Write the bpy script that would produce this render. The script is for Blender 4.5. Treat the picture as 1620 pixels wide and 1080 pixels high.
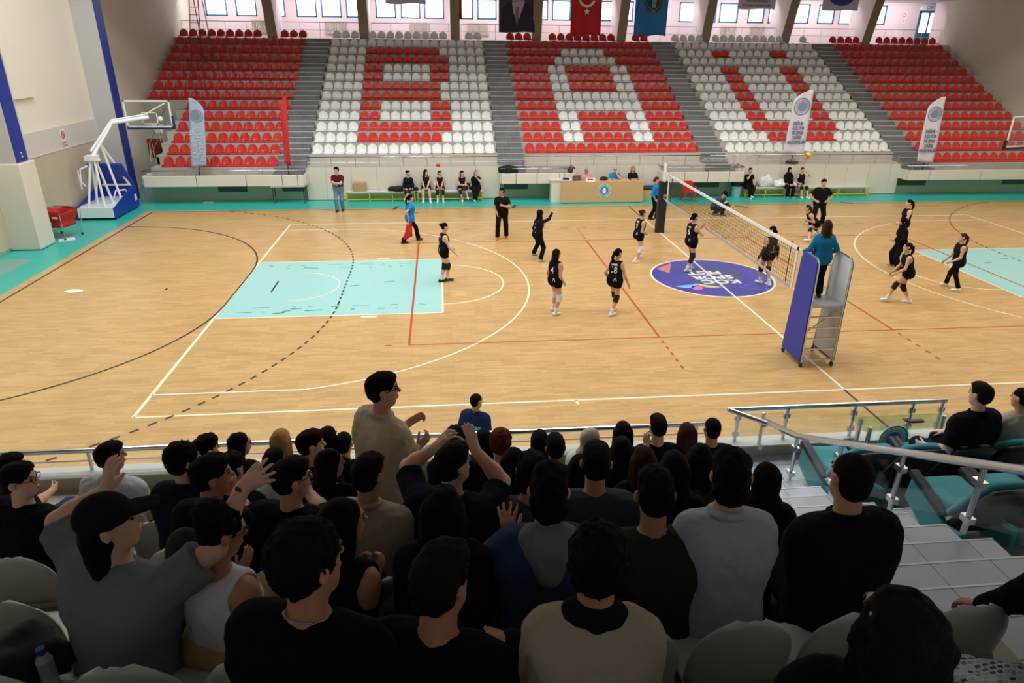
import bpy, math, random
import numpy as np
from mathutils import Vector, Matrix
from mathutils.bvhtree import BVHTree
random.seed(7)
S = bpy.context.scene
for _o in list(bpy.data.objects):
    bpy.data.objects.remove(_o)
COL = S.collection
# ---------------------------------------------------------------- camera
FPX = 1087.2
CAM = np.array([-8.121, -19.368, 6.469])
PITCH, YAW, ROLL = 0.40799, 0.10299, 0.010187
def _cam_axes():
    cy, sy = math.cos(YAW), math.sin(YAW); cp, sp = math.cos(PITCH), math.sin(PITCH)
    cr, sr = math.cos(ROLL), math.sin(ROLL)
    f = np.array([sy*cp, cy*cp, -sp]); rt = np.array([cy, -sy, 0.0]); up = np.cross(rt, f)
    return cr*rt+sr*up, -sr*rt+cr*up, f
CR, CU, CF = _cam_axes()
cam_data = bpy.data.cameras.new('camera'); cam = bpy.data.objects.new('camera', cam_data); COL.objects.link(cam)
cam_data.sensor_width = 36.0; cam_data.lens = 36.0*FPX/1620.0; cam_data.clip_start = 0.05; cam_data.clip_end = 300
cam.matrix_world = Matrix(((CR[0], CU[0], -CF[0], CAM[0]), (CR[1], CU[1], -CF[1], CAM[1]), (CR[2], CU[2], -CF[2], CAM[2]), (0, 0, 0, 1)))
S.camera = cam
def at(px, py, ax, v):
    """the point of the place seen at a pixel of the photo, on the plane axis ax = v (measuring aid)"""
    d = CR*((px-810)/FPX) - CU*((py-540)/FPX) + CF
    return CAM + d*((v-CAM[ax])/d[ax])
# ---------------------------------------------------------------- world, exposure, lights
S.view_settings.view_transform = 'Standard'; S.view_settings.look = 'None'
S.view_settings.exposure = 0.0; S.view_settings.gamma = 1.0; S.view_settings.use_curve_mapping = False
W = bpy.data.worlds.new('daylight'); S.world = W; W.use_nodes = True
W.node_tree.nodes['Background'].inputs[0].default_value = (0.75, 0.85, 1.0, 1); W.node_tree.nodes['Background'].inputs[1].default_value = 1.0
def area(name, loc, sx, sy, power, col, rot=(0, 0, 0)):
    l = bpy.data.lights.new(name, 'AREA'); l.shape = 'RECTANGLE'; l.size = sx; l.size_y = sy; l.energy = power; l.color = col
    o = bpy.data.objects.new(name, l); COL.objects.link(o); o.location = loc; o.rotation_euler = rot
    return o
LP = 1.0
for i, (lx, kx, lc) in enumerate(((-15.5, 1.5, (0.93, 0.98, 1.0)), (-5.2, 1.3, (0.97, 0.98, 0.96)), (5.2, 1.0, (1.0, 0.96, 0.88)), (15.5, 0.85, (1.0, 0.95, 0.85)))):
    for j, (ly, k) in enumerate(((-4.5, 1.05), (4.5, 1.1))):
        area('hall_lamp', (lx, ly, 16.4), 7.0, 5.0, 660*k*kx*LP, lc)
for i, lx in enumerate((-20.2, -14.9, -9.8, -4.8, 0.1, 5.2, 10.2, 15.3, 20.6)):
    area('gallery_fill', (lx, 25.2, 8.95), 3.4, 0.8, 85, (0.96, 0.9, 1.0), (math.radians(45), 0, 0))  # unseen fill lights added to brighten the gallery wall
# ---------------------------------------------------------------- materials
def lin(c):
    c = c/255.0
    return c/12.92 if c <= 0.04045 else ((c+0.055)/1.055)**2.4
MATS = {}
def mat(name, rgb, rough=0.6, metal=0.0, spec=0.5, noise=0.0, nscale=8.0, bump=0.0, bscale=60.0, emit=None, alpha=None, sheen=0.0, coat=0.0, trans=0.0):
    if name in MATS: return MATS[name]
    m = bpy.data.materials.new(name); m.use_nodes = True; nt = m.node_tree; b = nt.nodes['Principled BSDF']
    col = (lin(rgb[0]), lin(rgb[1]), lin(rgb[2]), 1)
    b.inputs['Base Color'].default_value = col; b.inputs['Roughness'].default_value = rough; b.inputs['Metallic'].default_value = metal
    b.inputs['Specular IOR Level'].default_value = spec
    if sheen: b.inputs['Sheen Weight'].default_value = sheen
    if coat: b.inputs['Coat Weight'].default_value = coat; b.inputs['Coat Roughness'].default_value = 0.15
    if trans: b.inputs['Transmission Weight'].default_value = trans
    if alpha is not None: b.inputs['Alpha'].default_value = alpha
    if emit: b.inputs['Emission Color'].default_value = (lin(emit[0]), lin(emit[1]), lin(emit[2]), 1); b.inputs['Emission Strength'].default_value = emit[3]
    if noise or bump:
        tc = nt.nodes.new('ShaderNodeTexCoord')
    if noise:
        n = nt.nodes.new('ShaderNodeTexNoise'); n.inputs['Scale'].default_value = nscale; n.inputs['Detail'].default_value = 4
        nt.links.new(tc.outputs['Object'], n.inputs['Vector'])
        mx = nt.nodes.new('ShaderNodeMix'); mx.data_type = 'RGBA'
        mx.inputs[6].default_value = tuple(min(1, v*(1+noise)) for v in col[:3])+(1,); mx.inputs[7].default_value = tuple(v*(1-noise) for v in col[:3])+(1,)
        nt.links.new(n.outputs['Fac'], mx.inputs[0]); nt.links.new(mx.outputs[2], b.inputs['Base Color'])
    if bump:
        n2 = nt.nodes.new('ShaderNodeTexNoise'); n2.inputs['Scale'].default_value = bscale; n2.inputs['Detail'].default_value = 3
        nt.links.new(tc.outputs['Object'], n2.inputs['Vector'])
        bp = nt.nodes.new('ShaderNodeBump'); bp.inputs['Strength'].default_value = bump; bp.inputs['Distance'].default_value = 0.02
        nt.links.new(n2.outputs['Fac'], bp.inputs['Height']); nt.links.new(bp.outputs['Normal'], b.inputs['Normal'])
    MATS[name] = m
    return m
def brick_mat(name, c1, c2, mortar, bw, rh, msize, rough, noise=0.0, spec=0.5, bias=0.0, off=0.5, plane='xy'):
    m = bpy.data.materials.new(name); m.use_nodes = True; nt = m.node_tree; b = nt.nodes['Principled BSDF']
    tc = nt.nodes.new('ShaderNodeTexCoord'); br = nt.nodes.new('ShaderNodeTexBrick')
    src = tc.outputs['Object']
    if plane != 'xy':
        sep = nt.nodes.new('ShaderNodeSeparateXYZ'); cmb = nt.nodes.new('ShaderNodeCombineXYZ'); nt.links.new(src, sep.inputs[0])
        a, c = {'xz': (0, 2), 'yz': (1, 2)}[plane]
        nt.links.new(sep.outputs[a], cmb.inputs[0]); nt.links.new(sep.outputs[c], cmb.inputs[1]); src = cmb.outputs[0]
    nt.links.new(src, br.inputs['Vector'])
    br.inputs['Color1'].default_value = tuple(lin(v) for v in c1)+(1,); br.inputs['Color2'].default_value = tuple(lin(v) for v in c2)+(1,)
    br.inputs['Mortar'].default_value = tuple(lin(v) for v in mortar)+(1,)
    br.inputs['Scale'].default_value = 1.0; br.inputs['Mortar Size'].default_value = msize; br.inputs['Mortar Smooth'].default_value = 0.1
    br.inputs['Brick Width'].default_value = bw; br.inputs['Row Height'].default_value = rh; br.inputs['Bias'].default_value = bias; br.offset = off
    out = br.outputs['Color']
    if noise:
        n = nt.nodes.new('ShaderNodeTexNoise'); n.inputs['Scale'].default_value = 0.8; n.inputs['Detail'].default_value = 6
        mp = nt.nodes.new('ShaderNodeMapping'); mp.inputs['Scale'].default_value = (1, 3, 1)
        nt.links.new(src, mp.inputs[0]); nt.links.new(mp.outputs[0], n.inputs['Vector'])
        mr = nt.nodes.new('ShaderNodeMapRange'); mr.inputs[1].default_value = 0.3; mr.inputs[2].default_value = 0.7; mr.inputs[3].default_value = 1-noise; mr.inputs[4].default_value = 1+noise
        nt.links.new(n.outputs['Fac'], mr.inputs[0])
        vm = nt.nodes.new('ShaderNodeVectorMath'); vm.operation = 'SCALE'; nt.links.new(out, vm.inputs[0]); nt.links.new(mr.outputs[0], vm.inputs[3]); out = vm.outputs[0]
    nt.links.new(out, b.inputs['Base Color']); b.inputs['Roughness'].default_value = rough; b.inputs['Specular IOR Level'].default_value = spec
    MATS[name] = m
    return m
M_WOOD = brick_mat('parquet', (208, 170, 114), (190, 151, 96), (150, 116, 70), 0.46, 0.066, 0.0016, 0.30, 0.07, 0.5, -0.1, 0.37)
M_TEAL = mat('teal_floor_paint', (52, 178, 165), 0.35, noise=0.06)
M_PALE = mat('pale_floor_paint', (120, 165, 160), 0.4, noise=0.06)
M_KEY = mat('key_paint', (158, 208, 204), 0.33, noise=0.03, nscale=3)
M_LINEW = mat('white_line_paint', (238, 232, 205), 0.35)
M_LINER = mat('red_line_paint', (186, 74, 44), 0.4)
M_LINEK = mat('black_line_paint', (48, 44, 44), 0.4)
M_CREAM = mat('cream_wall_paint', (228, 220, 204), 0.75, noise=0.04, nscale=0.7)
M_PAD = mat('cream_padding', (216, 212, 198), 0.55, noise=0.03, nscale=2)
M_PADW = brick_mat('cream_wall_padding', (214, 210, 196), (210, 205, 190), (150, 144, 130), 1.1, 3.0, 0.006, 0.5, plane='xz', off=0)
M_PADY = brick_mat('beige_side_padding', (192, 180, 156), (188, 176, 152), (150, 140, 120), 1.05, 3.0, 0.006, 0.55, plane='yz', off=0)
M_CONC = brick_mat('stand_concrete', (196, 190, 178), (188, 181, 168), (165, 158, 145), 1.2, 3.0, 0.004, 0.7, plane='xz')
M_TILE = brick_mat('grey_stair_tile', (128, 130, 134), (116, 118, 122), (158, 158, 158), 0.4, 0.2035, 0.004, 0.45, plane='xz')
M_TILEN = brick_mat('pale_stair_tile', (188, 196, 210), (176, 184, 198), (120, 122, 124), 0.42, 0.42, 0.004, 0.35, 0.05)
M_NOSE = mat('pale_stone_nosing', (205, 203, 198), 0.4)
M_GREEN = mat('dark_green_wall', (158, 182, 158), 0.6, noise=0.05)
M_DARKP = mat('dark_vent_panel', (56, 72, 72), 0.5)
M_STEEL = mat('polished_steel', (200, 202, 205), 0.22, 1.0)
M_WHITE = mat('white_enamel', (235, 237, 240), 0.35)
M_BLUE = mat('royal_blue_vinyl', (28, 52, 170), 0.4)
M_BLUEP = mat('blue_pillar_paint', (24, 50, 140), 0.45)
M_REDS = mat('red_seat_plastic', (202, 46, 40), 0.25, coat=0.3, noise=0.12, nscale=0.9)
M_WHS = mat('white_seat_plastic', (236, 238, 238), 0.28, coat=0.2, noise=0.05, nscale=0.9)
M_BLACK = mat('black_plastic', (22, 22, 24), 0.4)
M_RED = mat('red_plastic', (200, 36, 30), 0.35)
M_YEL = mat('yellow_steel', (196, 200, 40), 0.4)
M_BOARD = mat('pale_bench_board', (205, 208, 205), 0.4)
M_OAK = mat('light_oak_laminate', (200, 166, 122), 0.45, noise=0.05, nscale=4)
M_FRAME = mat('teal_window_frame', (20, 105, 140), 0.4)
M_PANE = mat('window_daylight', (255, 255, 255), 0.3, emit=(236, 246, 255, 3.2))
M_REARFILL = mat('rear_fill_glow', (255, 255, 255), 0.3, emit=(240, 240, 250, 15.0))
M_PANEG = mat('window_daylight_trees', (220, 255, 230), 0.3, emit=(190, 232, 214, 1.6))
def glass_mat(name, tint, gl):
    m = bpy.data.materials.new(name); m.use_nodes = True; nt = m.node_tree; nt.nodes.remove(nt.nodes['Principled BSDF'])
    t = nt.nodes.new('ShaderNodeBsdfTransparent'); t.inputs[0].default_value = tint+(1,)
    g = nt.nodes.new('ShaderNodeBsdfGlossy'); g.inputs['Roughness'].default_value = 0.04
    mx = nt.nodes.new('ShaderNodeMixShader'); mx.inputs[0].default_value = gl; nt.links.new(t.outputs[0], mx.inputs[1]); nt.links.new(g.outputs[0], mx.inputs[2]); nt.links.new(mx.outputs[0], nt.nodes['Material Output'].inputs[0])
    MATS[name] = m
    return m
M_GLASS = glass_mat('clear_glass', (0.95, 0.98, 0.97), 0.05)
M_TEALF = mat('teal_velvet', (22, 142, 150), 0.85, sheen=0.4, bump=0.15, bscale=200)
M_BEAM = mat('beam_paint', (150, 134, 108), 0.8, noise=0.05, nscale=2)
M_CEIL = mat('ceiling_panels', (170, 168, 165), 0.8)
# ---------------------------------------------------------------- mesh helpers
class MB:
    def __init__(s): s.v = []; s.f = []; s.m = []; s.mi = 0
    def add(s, vs, fs):
        n = len(s.v); s.v += [tuple(map(float, v)) for v in vs]; s.f += [tuple(i+n for i in f) for f in fs]; s.m += [s.mi]*len(fs)
        return s
    def box(s, x0, x1, y0, y1, z0, z1):
        return s.add([(x0, y0, z0), (x1, y0, z0), (x1, y1, z0), (x0, y1, z0), (x0, y0, z1), (x1, y0, z1), (x1, y1, z1), (x0, y1, z1)],
                     [(0, 3, 2, 1), (4, 5, 6, 7), (0, 1, 5, 4), (1, 2, 6, 5), (2, 3, 7, 6), (3, 0, 4, 7)])
    def tube(s, a, b, r, r2=None, n=8):
        a = np.array(a, float); b = np.array(b, float); r2 = r if r2 is None else r2
        d = b-a; L = np.linalg.norm(d)
        if L < 1e-6: return s
        d /= L; t = np.array([0, 0, 1.0]) if abs(d[2]) < 0.9 else np.array([1.0, 0, 0]); u = np.cross(d, t); u /= np.linalg.norm(u); w = np.cross(d, u)
        vs = []
        for p, rr in ((a, r), (b, r2)):
            for i in range(n):
                an = 2*math.pi*i/n; vs.append(p+u*math.cos(an)*rr+w*math.sin(an)*rr)
        fs = [(i, (i+1) % n, n+(i+1) % n, n+i)[::-1] for i in range(n)] + [tuple(range(n)), tuple(range(n, 2*n))[::-1]]
        return s.add(vs, fs)
    def path(s, pts, r, n=8):
        for a, b in zip(pts[:-1], pts[1:]): s.tube(a, b, r, n=n)
        for p in pts[1:-1]: s.ball(p, r, 6, 4)
        return s
    def ball(s, c, r, n=10, m=6, sc=(1, 1, 1)):
        vs = [(c[0], c[1], c[2]-r*sc[2])]
        for j in range(1, m):
            ph = -math.pi/2+math.pi*j/m
            for i in range(n):
                an = 2*math.pi*i/n; vs.append((c[0]+r*sc[0]*math.cos(ph)*math.cos(an), c[1]+r*sc[1]*math.cos(ph)*math.sin(an), c[2]+r*sc[2]*math.sin(ph)))
        vs.append((c[0], c[1], c[2]+r*sc[2])); fs = []
        for i in range(n): fs.append((0, 1+(i+1) % n, 1+i))
        for j in range(m-2):
            for i in range(n):
                a = 1+j*n+i; b = 1+j*n+(i+1) % n; fs.append((a, b, b+n, a+n))
        t = len(vs)-1; k = 1+(m-2)*n
        for i in range(n): fs.append((k+i, k+(i+1) % n, t))
        return s.add(vs, fs)
    def prism(s, pts, ax, a, b):
        """closed outline pts (2d) extruded along axis ax from a to b"""
        n = len(pts)
        def mk(p, t):
            if ax == 0: return (t, p[0], p[1])
            if ax == 1: return (p[0], t, p[1])
            return (p[0], p[1], t)
        return s.add([mk(p, a) for p in pts]+[mk(p, b) for p in pts], [tuple(range(n)), tuple(range(2*n-1, n-1, -1))]+[(i, n+i, n+(i+1) % n, (i+1) % n) for i in range(n)])
    def build(s, name, mats, parent=None, smooth=False, bevel=0.0, loc=None, rot=None):
        me = bpy.data.meshes.new(name); me.from_pydata(s.v, [], s.f)
        if not isinstance(mats, (list, tuple)): mats = [mats]
        for m in mats: me.materials.append(m)
        if len(mats) > 1: me.polygons.foreach_set('material_index', s.m)
        if smooth: me.polygons.foreach_set('use_smooth', [True]*len(s.f))
        me.update()
        import bmesh
        bm = bmesh.new(); bm.from_mesh(me); bmesh.ops.recalc_face_normals(bm, faces=bm.faces); bm.to_mesh(me); bm.free()
        o = bpy.data.objects.new(name, me); COL.objects.link(o)
        if parent is not None: o.parent = parent
        if loc is not None: o.location = loc
        if rot is not None: o.rotation_euler = rot
        if bevel:
            bv = o.modifiers.new('bevel', 'BEVEL'); bv.width = bevel; bv.segments = 2; bv.limit_method = 'ANGLE'
        return o
def tag(o, label=None, cat=None, group=None, kind=None):
    if label: o['label'] = label
    if cat: o['category'] = cat
    if group: o['group'] = group
    if kind: o['kind'] = kind
    return o
def empty(name, loc=(0, 0, 0), rz=0.0, label=None, cat=None, group=None, kind=None):
    o = bpy.data.objects.new(name, None); COL.objects.link(o); o.location = loc; o.rotation_euler = (0, 0, rz); o.empty_display_size = 0.1
    return tag(o, label, cat, group, kind)
def struct(o): return tag(o, kind='structure')
def copy_tree(o, parent=None):
    c = o.copy(); COL.objects.link(c); c.parent = parent
    for ch in list(o.children): copy_tree(ch, c)
    return c
def text_obj(s, size, m, name, parent=None, mw=None, wide=1.0, extrude=0.002, bold=0.0, align='CENTER'):
    cu = bpy.data.curves.new(name, 'FONT'); cu.body = s; cu.size = size; cu.align_x = align; cu.align_y = 'CENTER'; cu.extrude = extrude; cu.offset = bold; cu.resolution_u = 3
    t = bpy.data.objects.new(name, cu); COL.objects.link(t)
    me = bpy.data.meshes.new_from_object(t); bpy.data.objects.remove(t); bpy.data.curves.remove(cu)
    if wide != 1.0:
        for v in me.vertices: v.co.x *= wide
    me.materials.clear(); me.materials.append(m)
    o = bpy.data.objects.new(name, me); COL.objects.link(o)
    if parent is not None: o.parent = parent
    if mw is not None: o.matrix_local = mw
    return o
def axes(o, x, y, z):
    """matrix with columns x, y, z and origin o"""
    return Matrix(((x[0], y[0], z[0], o[0]), (x[1], y[1], z[1], o[1]), (x[2], y[2], z[2], o[2]), (0, 0, 0, 1)))
FACE_CAM = lambda o: axes(o, (1, 0, 0), (0, 0, 1), (0, -1, 0))   # upright text read from the -Y side
def disc(mb, c, r0, r1, n=32, y=0.0, ax='y', th=0.004):
    """ring (or disc when r0=0) lying in a plane, with thickness"""
    vs = []; fs = []
    for i in range(n):
        a = 2*math.pi*i/n; ca, sa = math.cos(a), math.sin(a)
        for rr in (r0, r1):
            for t in (0, th):
                p = (c[0]+rr*ca, c[1]-t, c[2]+rr*sa) if ax == 'y' else ((c[0]+rr*ca, c[1]+rr*sa, c[2]+t) if ax == 'z' else (c[0]+t, c[1]+rr*ca, c[2]+rr*sa))
                vs.append(p)
    for i in range(n):
        a = 4*i; b = 4*((i+1) % n)
        fs += [(a+1, a+3, b+3, b+1), (a+2, b+2, b+3, a+3), (a, b, b+2, a+2)]
    return mb.add(vs, fs)
# ================================================================ floor and its markings
mb = MB(); mb.box(-22.7, 22.7, -26.5, 26.5, -0.3, -0.004)
floor = mb.build('floor', M_PALE); struct(floor)
mb = MB(); mb.box(-20.3, 20.3, -10.2, 10.2, -0.02, 0.0)
mb.build('parquet_court', M_WOOD, floor)
mb = MB()
mb.box(-22.5, 22.5, 10.2, 12.3, -0.02, -0.001); mb.box(-22.5, 22.5, -12.3, -10.2, -0.02, -0.001)
mb.box(-22.5, -20.3, 3.4, 10.2, -0.02, -0.001); mb.box(-21.25, -20.3, -10.2, 3.4, -0.02, -0.001); mb.box(20.3, 22.5, -10.2, 10.2, -0.02, -0.001)
mb.build('teal_border', M_TEAL, floor)
T = 0.0016
def strip(mb, x0, y0, x1, y1, w=0.05, z=0.0012):
    d = np.array([x1-x0, y1-y0]); L = np.linalg.norm(d); n = np.array([-d[1], d[0]])/L*w/2
    a = np.array([x0, y0]); b = np.array([x1, y1])
    q = [a+n, a-n, b-n, b+n]
    mb.add([(p[0], p[1], z) for p in q]+[(p[0], p[1], z+T) for p in q], [(3, 2, 1, 0), (4, 5, 6, 7), (0, 1, 5, 4), (1, 2, 6, 5), (2, 3, 7, 6), (3, 0, 4, 7)])
def arc(mb, cx, cy, r, a0, a1, w=0.05, z=0.0012, dash=None, n=None):
    L = abs(a1-a0)*r; n = n or max(8, int(L/0.25))
    if dash:
        k = int(L/(dash[0]+dash[1])); st = (a1-a0)/k
        for i in range(k):
            b0 = a0+st*i; b1 = b0+st*dash[0]/(dash[0]+dash[1])
            strip(mb, cx+r*math.cos(b0), cy+r*math.sin(b0), cx+r*math.cos(b1), cy+r*math.sin(b1), w, z)
        return
    vs = []; fs = []
    for i in range(n+1):
        a = a0+(a1-a0)*i/n
        for rr in (r-w/2, r+w/2): vs.append((cx+rr*math.cos(a), cy+rr*math.sin(a), z+T))
    for i in range(n): fs.append((2*i, 2*i+1, 2*i+3, 2*i+2))
    mb.add(vs, fs)
key = MB()
for s in (-1, 1): key.box(min(s*14, s*8.2), max(s*14, s*8.2), -2.45, 2.45, -0.01, 0.0008)
key.build('painted_key', M_KEY, floor)
w = MB()
for s in (-1, 1):
    strip(w, s*14, -7.5, s*14, 7.5, 0.07); strip(w, -14, s*7.5, 14, s*7.5, 0.06)
    strip(w, s*14, -2.45, s*8.2, -2.45); strip(w, s*14, 2.45, s*8.2, 2.45); strip(w, s*8.2, -2.45, s*8.2, 2.45)
    arc(w, s*8.2, 0, 1.8, math.pi/2, -math.pi/2) if s < 0 else arc(w, s*8.2, 0, 1.8, math.pi/2, 3*math.pi/2)
    bx = s*12.425; xe = bx - s*math.sqrt(6.75**2-6.6**2); th = math.atan2(6.6, abs(xe-bx))
    strip(w, s*14, 6.6, xe, 6.6); strip(w, s*14, -6.6, xe, -6.6)
    if s < 0: arc(w, bx, 0, 6.75, -th, th, n=60); arc(w, bx, 0, 1.25, -math.pi/2, math.pi/2, 0.04)
    else: arc(w, bx, 0, 6.75, math.pi-th, math.pi+th, n=60); arc(w, bx, 0, 1.25, math.pi/2, 3*math.pi/2, 0.04)
    strip(w, s*5.6, -7.5, s*5.6, -7.68); strip(w, -10.3, s*2.6, -9.9, s*2.6, 0.12); strip(w, 9.9, s*2.6, 10.3, s*2.6, 0.12)
strip(w, 0, -7.5, 0, 7.5, 0.06, 0.006)
arc(w, 0, 0, 1.83, 0, 2*math.pi, 0.07, n=72)
w.build('white_court_lines', M_LINEW, floor)
r = MB()
for s in (-1, 1):
    strip(r, s*9, -4.5, s*9, 4.5, 0.055, 0.003); strip(r, -9, s*4.5, 9, s*4.5, 0.03, 0.003); strip(r, s*3, -4.5, s*3, 4.5, 0.05, 0.003)
    for k in range(5):
        for t in (-1, 1): strip(r, s*3, t*(4.7+0.35*k), s*3, t*(4.85+0.35*k), 0.05, 0.003)
    strip(r, s*9.55, -4.5, s*9.4, -4.5, 0.04, 0.003)
r.build('red_court_lines', M_LINER, floor)
k = MB()
for s in (-1, 1):
    strip(k, s*20, -10, s*20, 10, 0.06); strip(k, -20, s*10, 20, s*10, 0.04); strip(k, 0, s*7.5, 0, s*10, 0.05)
    strip(k, s*13, -0.5, s*13, 0.5, 0.05, 0.003); strip(k, s*16, -0.08, s*16, 0.08, 0.06)
    a = math.pi/2
    for gr, dd in ((6, None), (9, (0.16, 0.16))):
        amax = a if gr == 6 else math.asin(8.5/9)
        for t in (-1, 1):
            base = 0 if s < 0 else math.pi
            arc(k, s*20, t*1.5, gr, base, base + (t*amax if s < 0 else -t*amax), 0.05, 0.004, dd, n=None if dd else 24)
        if dd:
            for q in range(10): strip(k, s*11, -1.5+0.3*q, s*11, -1.35+0.3*q, 0.05, 0.004)
        else: strip(k, s*14, -1.5, s*14, 1.5, 0.05, 0.004)
k.build('black_court_lines', M_LINEK, floor)
db = MB()
for q in range(24): strip(db, -7.4+0.75*q, 6.3, -7.1+0.75*q, 6.3, 0.045)
db.build('brown_dash_line', mat('brown_line', (132, 92, 62), 0.4), floor)
sc = MB(); random.seed(3)
for (x0, x1, yy) in ((-13.6, -9.0, 2.05), (-13.6, -9.0, -2.05), (-13, -9, 1.75), (-13.2, -8.6, -1.75)):
    x = x0
    while x < x1:
        L = random.choice((0.08, 0.12, 0.2, 0.45)); strip(sc, x, yy+random.uniform(-.04, .04), x+L, yy+random.uniform(-.05, .05), random.choice((0.02, 0.03, 0.05)), 0.0012); x += L+random.uniform(0.15, 0.8)
for (x, y) in ((-10.9, -0.1), (-9.9, 0.2), (-12.6, -2.2), (-12.2, -1.9), (10.5, 1.2), (11.5, 0.4), (9.6, 0.8)): strip(sc, x, y, x+0.3, y+0.06, 0.05, 0.0012)
sc.build('teal_paint_scuffs', mat('teal_scuff', (40, 130, 120), 0.5), floor)
# centre emblem disc
mp = mat('purple_floor_print', (72, 68, 158), 0.3, noise=0.08, nscale=2)
mb = MB()
n = 64; vs = [(1.8*math.cos(2*math.pi*i/n), 1.8*math.sin(2*math.pi*i/n), 0.0016) for i in range(n)]
mb.add(vs, [tuple(range(n))]); mb.build('emblem_disc', mp, floor)
def flat(pts, name, m, z=0.0024):
    MB().add([(p[0], p[1], z) for p in pts], [tuple(range(len(pts)))]).build(name, m, floor)
def petal(c, a, L, wd, bend, name, m):
    pts = []
    for i in range(13):
        t = i/12; ww = wd*math.sin(math.pi*t)**0.8; bx = c[0]+math.cos(a)*L*(t-.5); by = c[1]+math.sin(a)*L*(t-.5); o = bend*math.sin(math.pi*t)
        pts.append((bx-math.sin(a)*(o+ww/2), by+math.cos(a)*(o+ww/2)))
    for i in range(11, 0, -1):
        t = i/12; ww = wd*math.sin(math.pi*t)**0.8; bx = c[0]+math.cos(a)*L*(t-.5); by = c[1]+math.sin(a)*L*(t-.5); o = bend*math.sin(math.pi*t)
        pts.append((bx-math.sin(a)*(o-ww/2), by+math.cos(a)*(o-ww/2)))
    flat(pts, name, m)
P0 = lambda px, py: at(px, py, 2, 0.0)
flat([P0(x, y) for x, y in ((1078, 430), (1096, 427), (1150, 425), (1168, 430), (1173, 440), (1170, 449), (1150, 451), (1120, 449), (1100, 444))], 'emblem_plate', mat('slate_print', (78, 84, 128), 0.35), 0.002)
for s_, px, py, sz in (('KOÇ', 1141, 445.2, 0.47), ('SPOR', 1127, 438.2, 0.46), ('FEST', 1113, 431, 0.46)):
    p = P0(px, py)
    text_obj(s_, sz, mat('white_print', (235, 236, 245), 0.4), 'emblem_letters', floor, axes((p[0], p[1], 0.0036), (-1, 0.0, 0), (0.0, -1, 0), (0, 0, 1)), 1.15, 0.0004, 0.016)
petal(P0(1086, 451), 0.2, 0.75, 0.26, -0.12, 'emblem_petal', mat('cyan_print', (110, 190, 235), 0.4))
petal(P0(1103, 455), 0.9, 0.42, 0.34, 0.0, 'emblem_petal', mat('pink_print', (214, 110, 190), 0.4))
petal(P0(1120, 451), -0.5, 0.8, 0.22, -0.1, 'emblem_petal', mat('yellow_print', (206, 204, 110), 0.4))
flat([P0(x, y) for x, y in ((1038, 425), (1062, 416), (1059, 432))], 'emblem_triangle', mat('salmon_print', (206, 128, 120), 0.4))
cy_ = mat('cyan_outline_print', (90, 130, 225), 0.4); ol = MB()
tri = [P0(x, y) for x, y in ((1170, 454), (1215, 441), (1212, 459))]
for i in range(3): strip(ol, tri[i][0], tri[i][1], tri[(i+1) % 3][0], tri[(i+1) % 3][1], 0.03, 0.003)
ol.build('emblem_outline', cy_, floor)

# ================================================================ far grandstand
RY = lambda i: 13.43+0.835*i
RZ = lambda i: 1.78+0.407*i
SEC = [-19.58, -9.79, 0.0, 9.79, 19.58]
STAIRS = [(-15.5, -14.1), (-5.5, -4.28), (4.28, 5.5), (14.1, 15.5)]
mb = MB()
for i in range(-1, 12):
    x0 = -20.75 if i <= 4 else -22.5
    mb.box(x0, 22.9, RY(i), RY(i+1)+0.02, max(0, RZ(i)-0.62) if i > -1 else 0.0, RZ(i))
mb.box(-22.5, 22.9, RY(12), 27.0, 6.0, 6.664)
mb.box(-14.06, -5.5, 12.1, 12.62, 0, 1.37); mb.box(-2.2, 1.85, 12.1, 12.62, 0, 1.37); mb.box(5.65, 13.65, 12.1, 12.62, 0, 1.37)
for x0, x1 in ((-20.75, -14.06), (-5.5, -2.2), (1.85, 5.65), (13.65, 22.5)): mb.box(x0, x1, 11.4, 12.62, 0.86, 0.97); mb.box(x0, x1, 12.3, 12.62, 0.0, 0.97)
stand = mb.build('grandstand', M_CONC); struct(stand)
mb = MB()
for i in range(-1, 12):
    x0 = -20.75 if i <= 4 else -22.5
    mb.box(x0, 22.9, RY(i)-0.012, RY(i)+0.05, RZ(i)-0.03, RZ(i)+0.003)
mb.box(-22.5, 22.9, RY(12)-0.012, RY(12)+0.05, RZ(12)-0.03, RZ(12)+0.003)
mb.build('row_nosing', M_NOSE, stand)
mb = MB(); ns = MB()
for a, b in STAIRS:
    for i in range(-1, 13):
        y = RY(i); z = RZ(i)
        mb.box(a, b, y-0.018, y+0.45, z-0.40, z+0.006); ns.box(a, b, y-0.03, y+0.02, z-0.02, z+0.012)
        if i > -1:
            mb.box(a, b, y-0.43, y, z-0.6, z-0.2035+0.002); ns.box(a, b, y-0.445, y-0.39, z-0.2235, z-0.2035+0.01)
    mb.box(a, b, 12.1, 12.5, 0.9, 1.17)
mb.build('stair_flight', M_TILE, stand); ns.build('stair_nosing', M_NOSE, stand)
# padded front walls
for x0, x1 in ((-14.06, -5.5), (-2.2, 1.85), (5.65, 13.65)):
    mb = MB(); mb.box(x0, x1, 12.0, 12.1, 0.02, 1.42); o = mb.build('trim_padding', M_PADW); struct(o)
mb = MB()
for x0, x1 in ((-20.75, -14.06), (-5.5, -2.2), (1.85, 5.65), (13.65, 22.5)): mb.box(x0, x1, 12.24, 12.3, 0, 0.97)
o = mb.build('wall_under_stand', M_GREEN); struct(o)
mb = MB()
for x0, x1 in ((-17.95, -16.7), (-15.2, -14.25), (-5.3, -4.2), (3.6, 4.9), (13.75, 15.3), (19.3, 20.8)): mb.box(x0, x1, 12.225, 12.245, 0.36, 0.85)
mb.build('vent_panel', M_DARKP, o)
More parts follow.
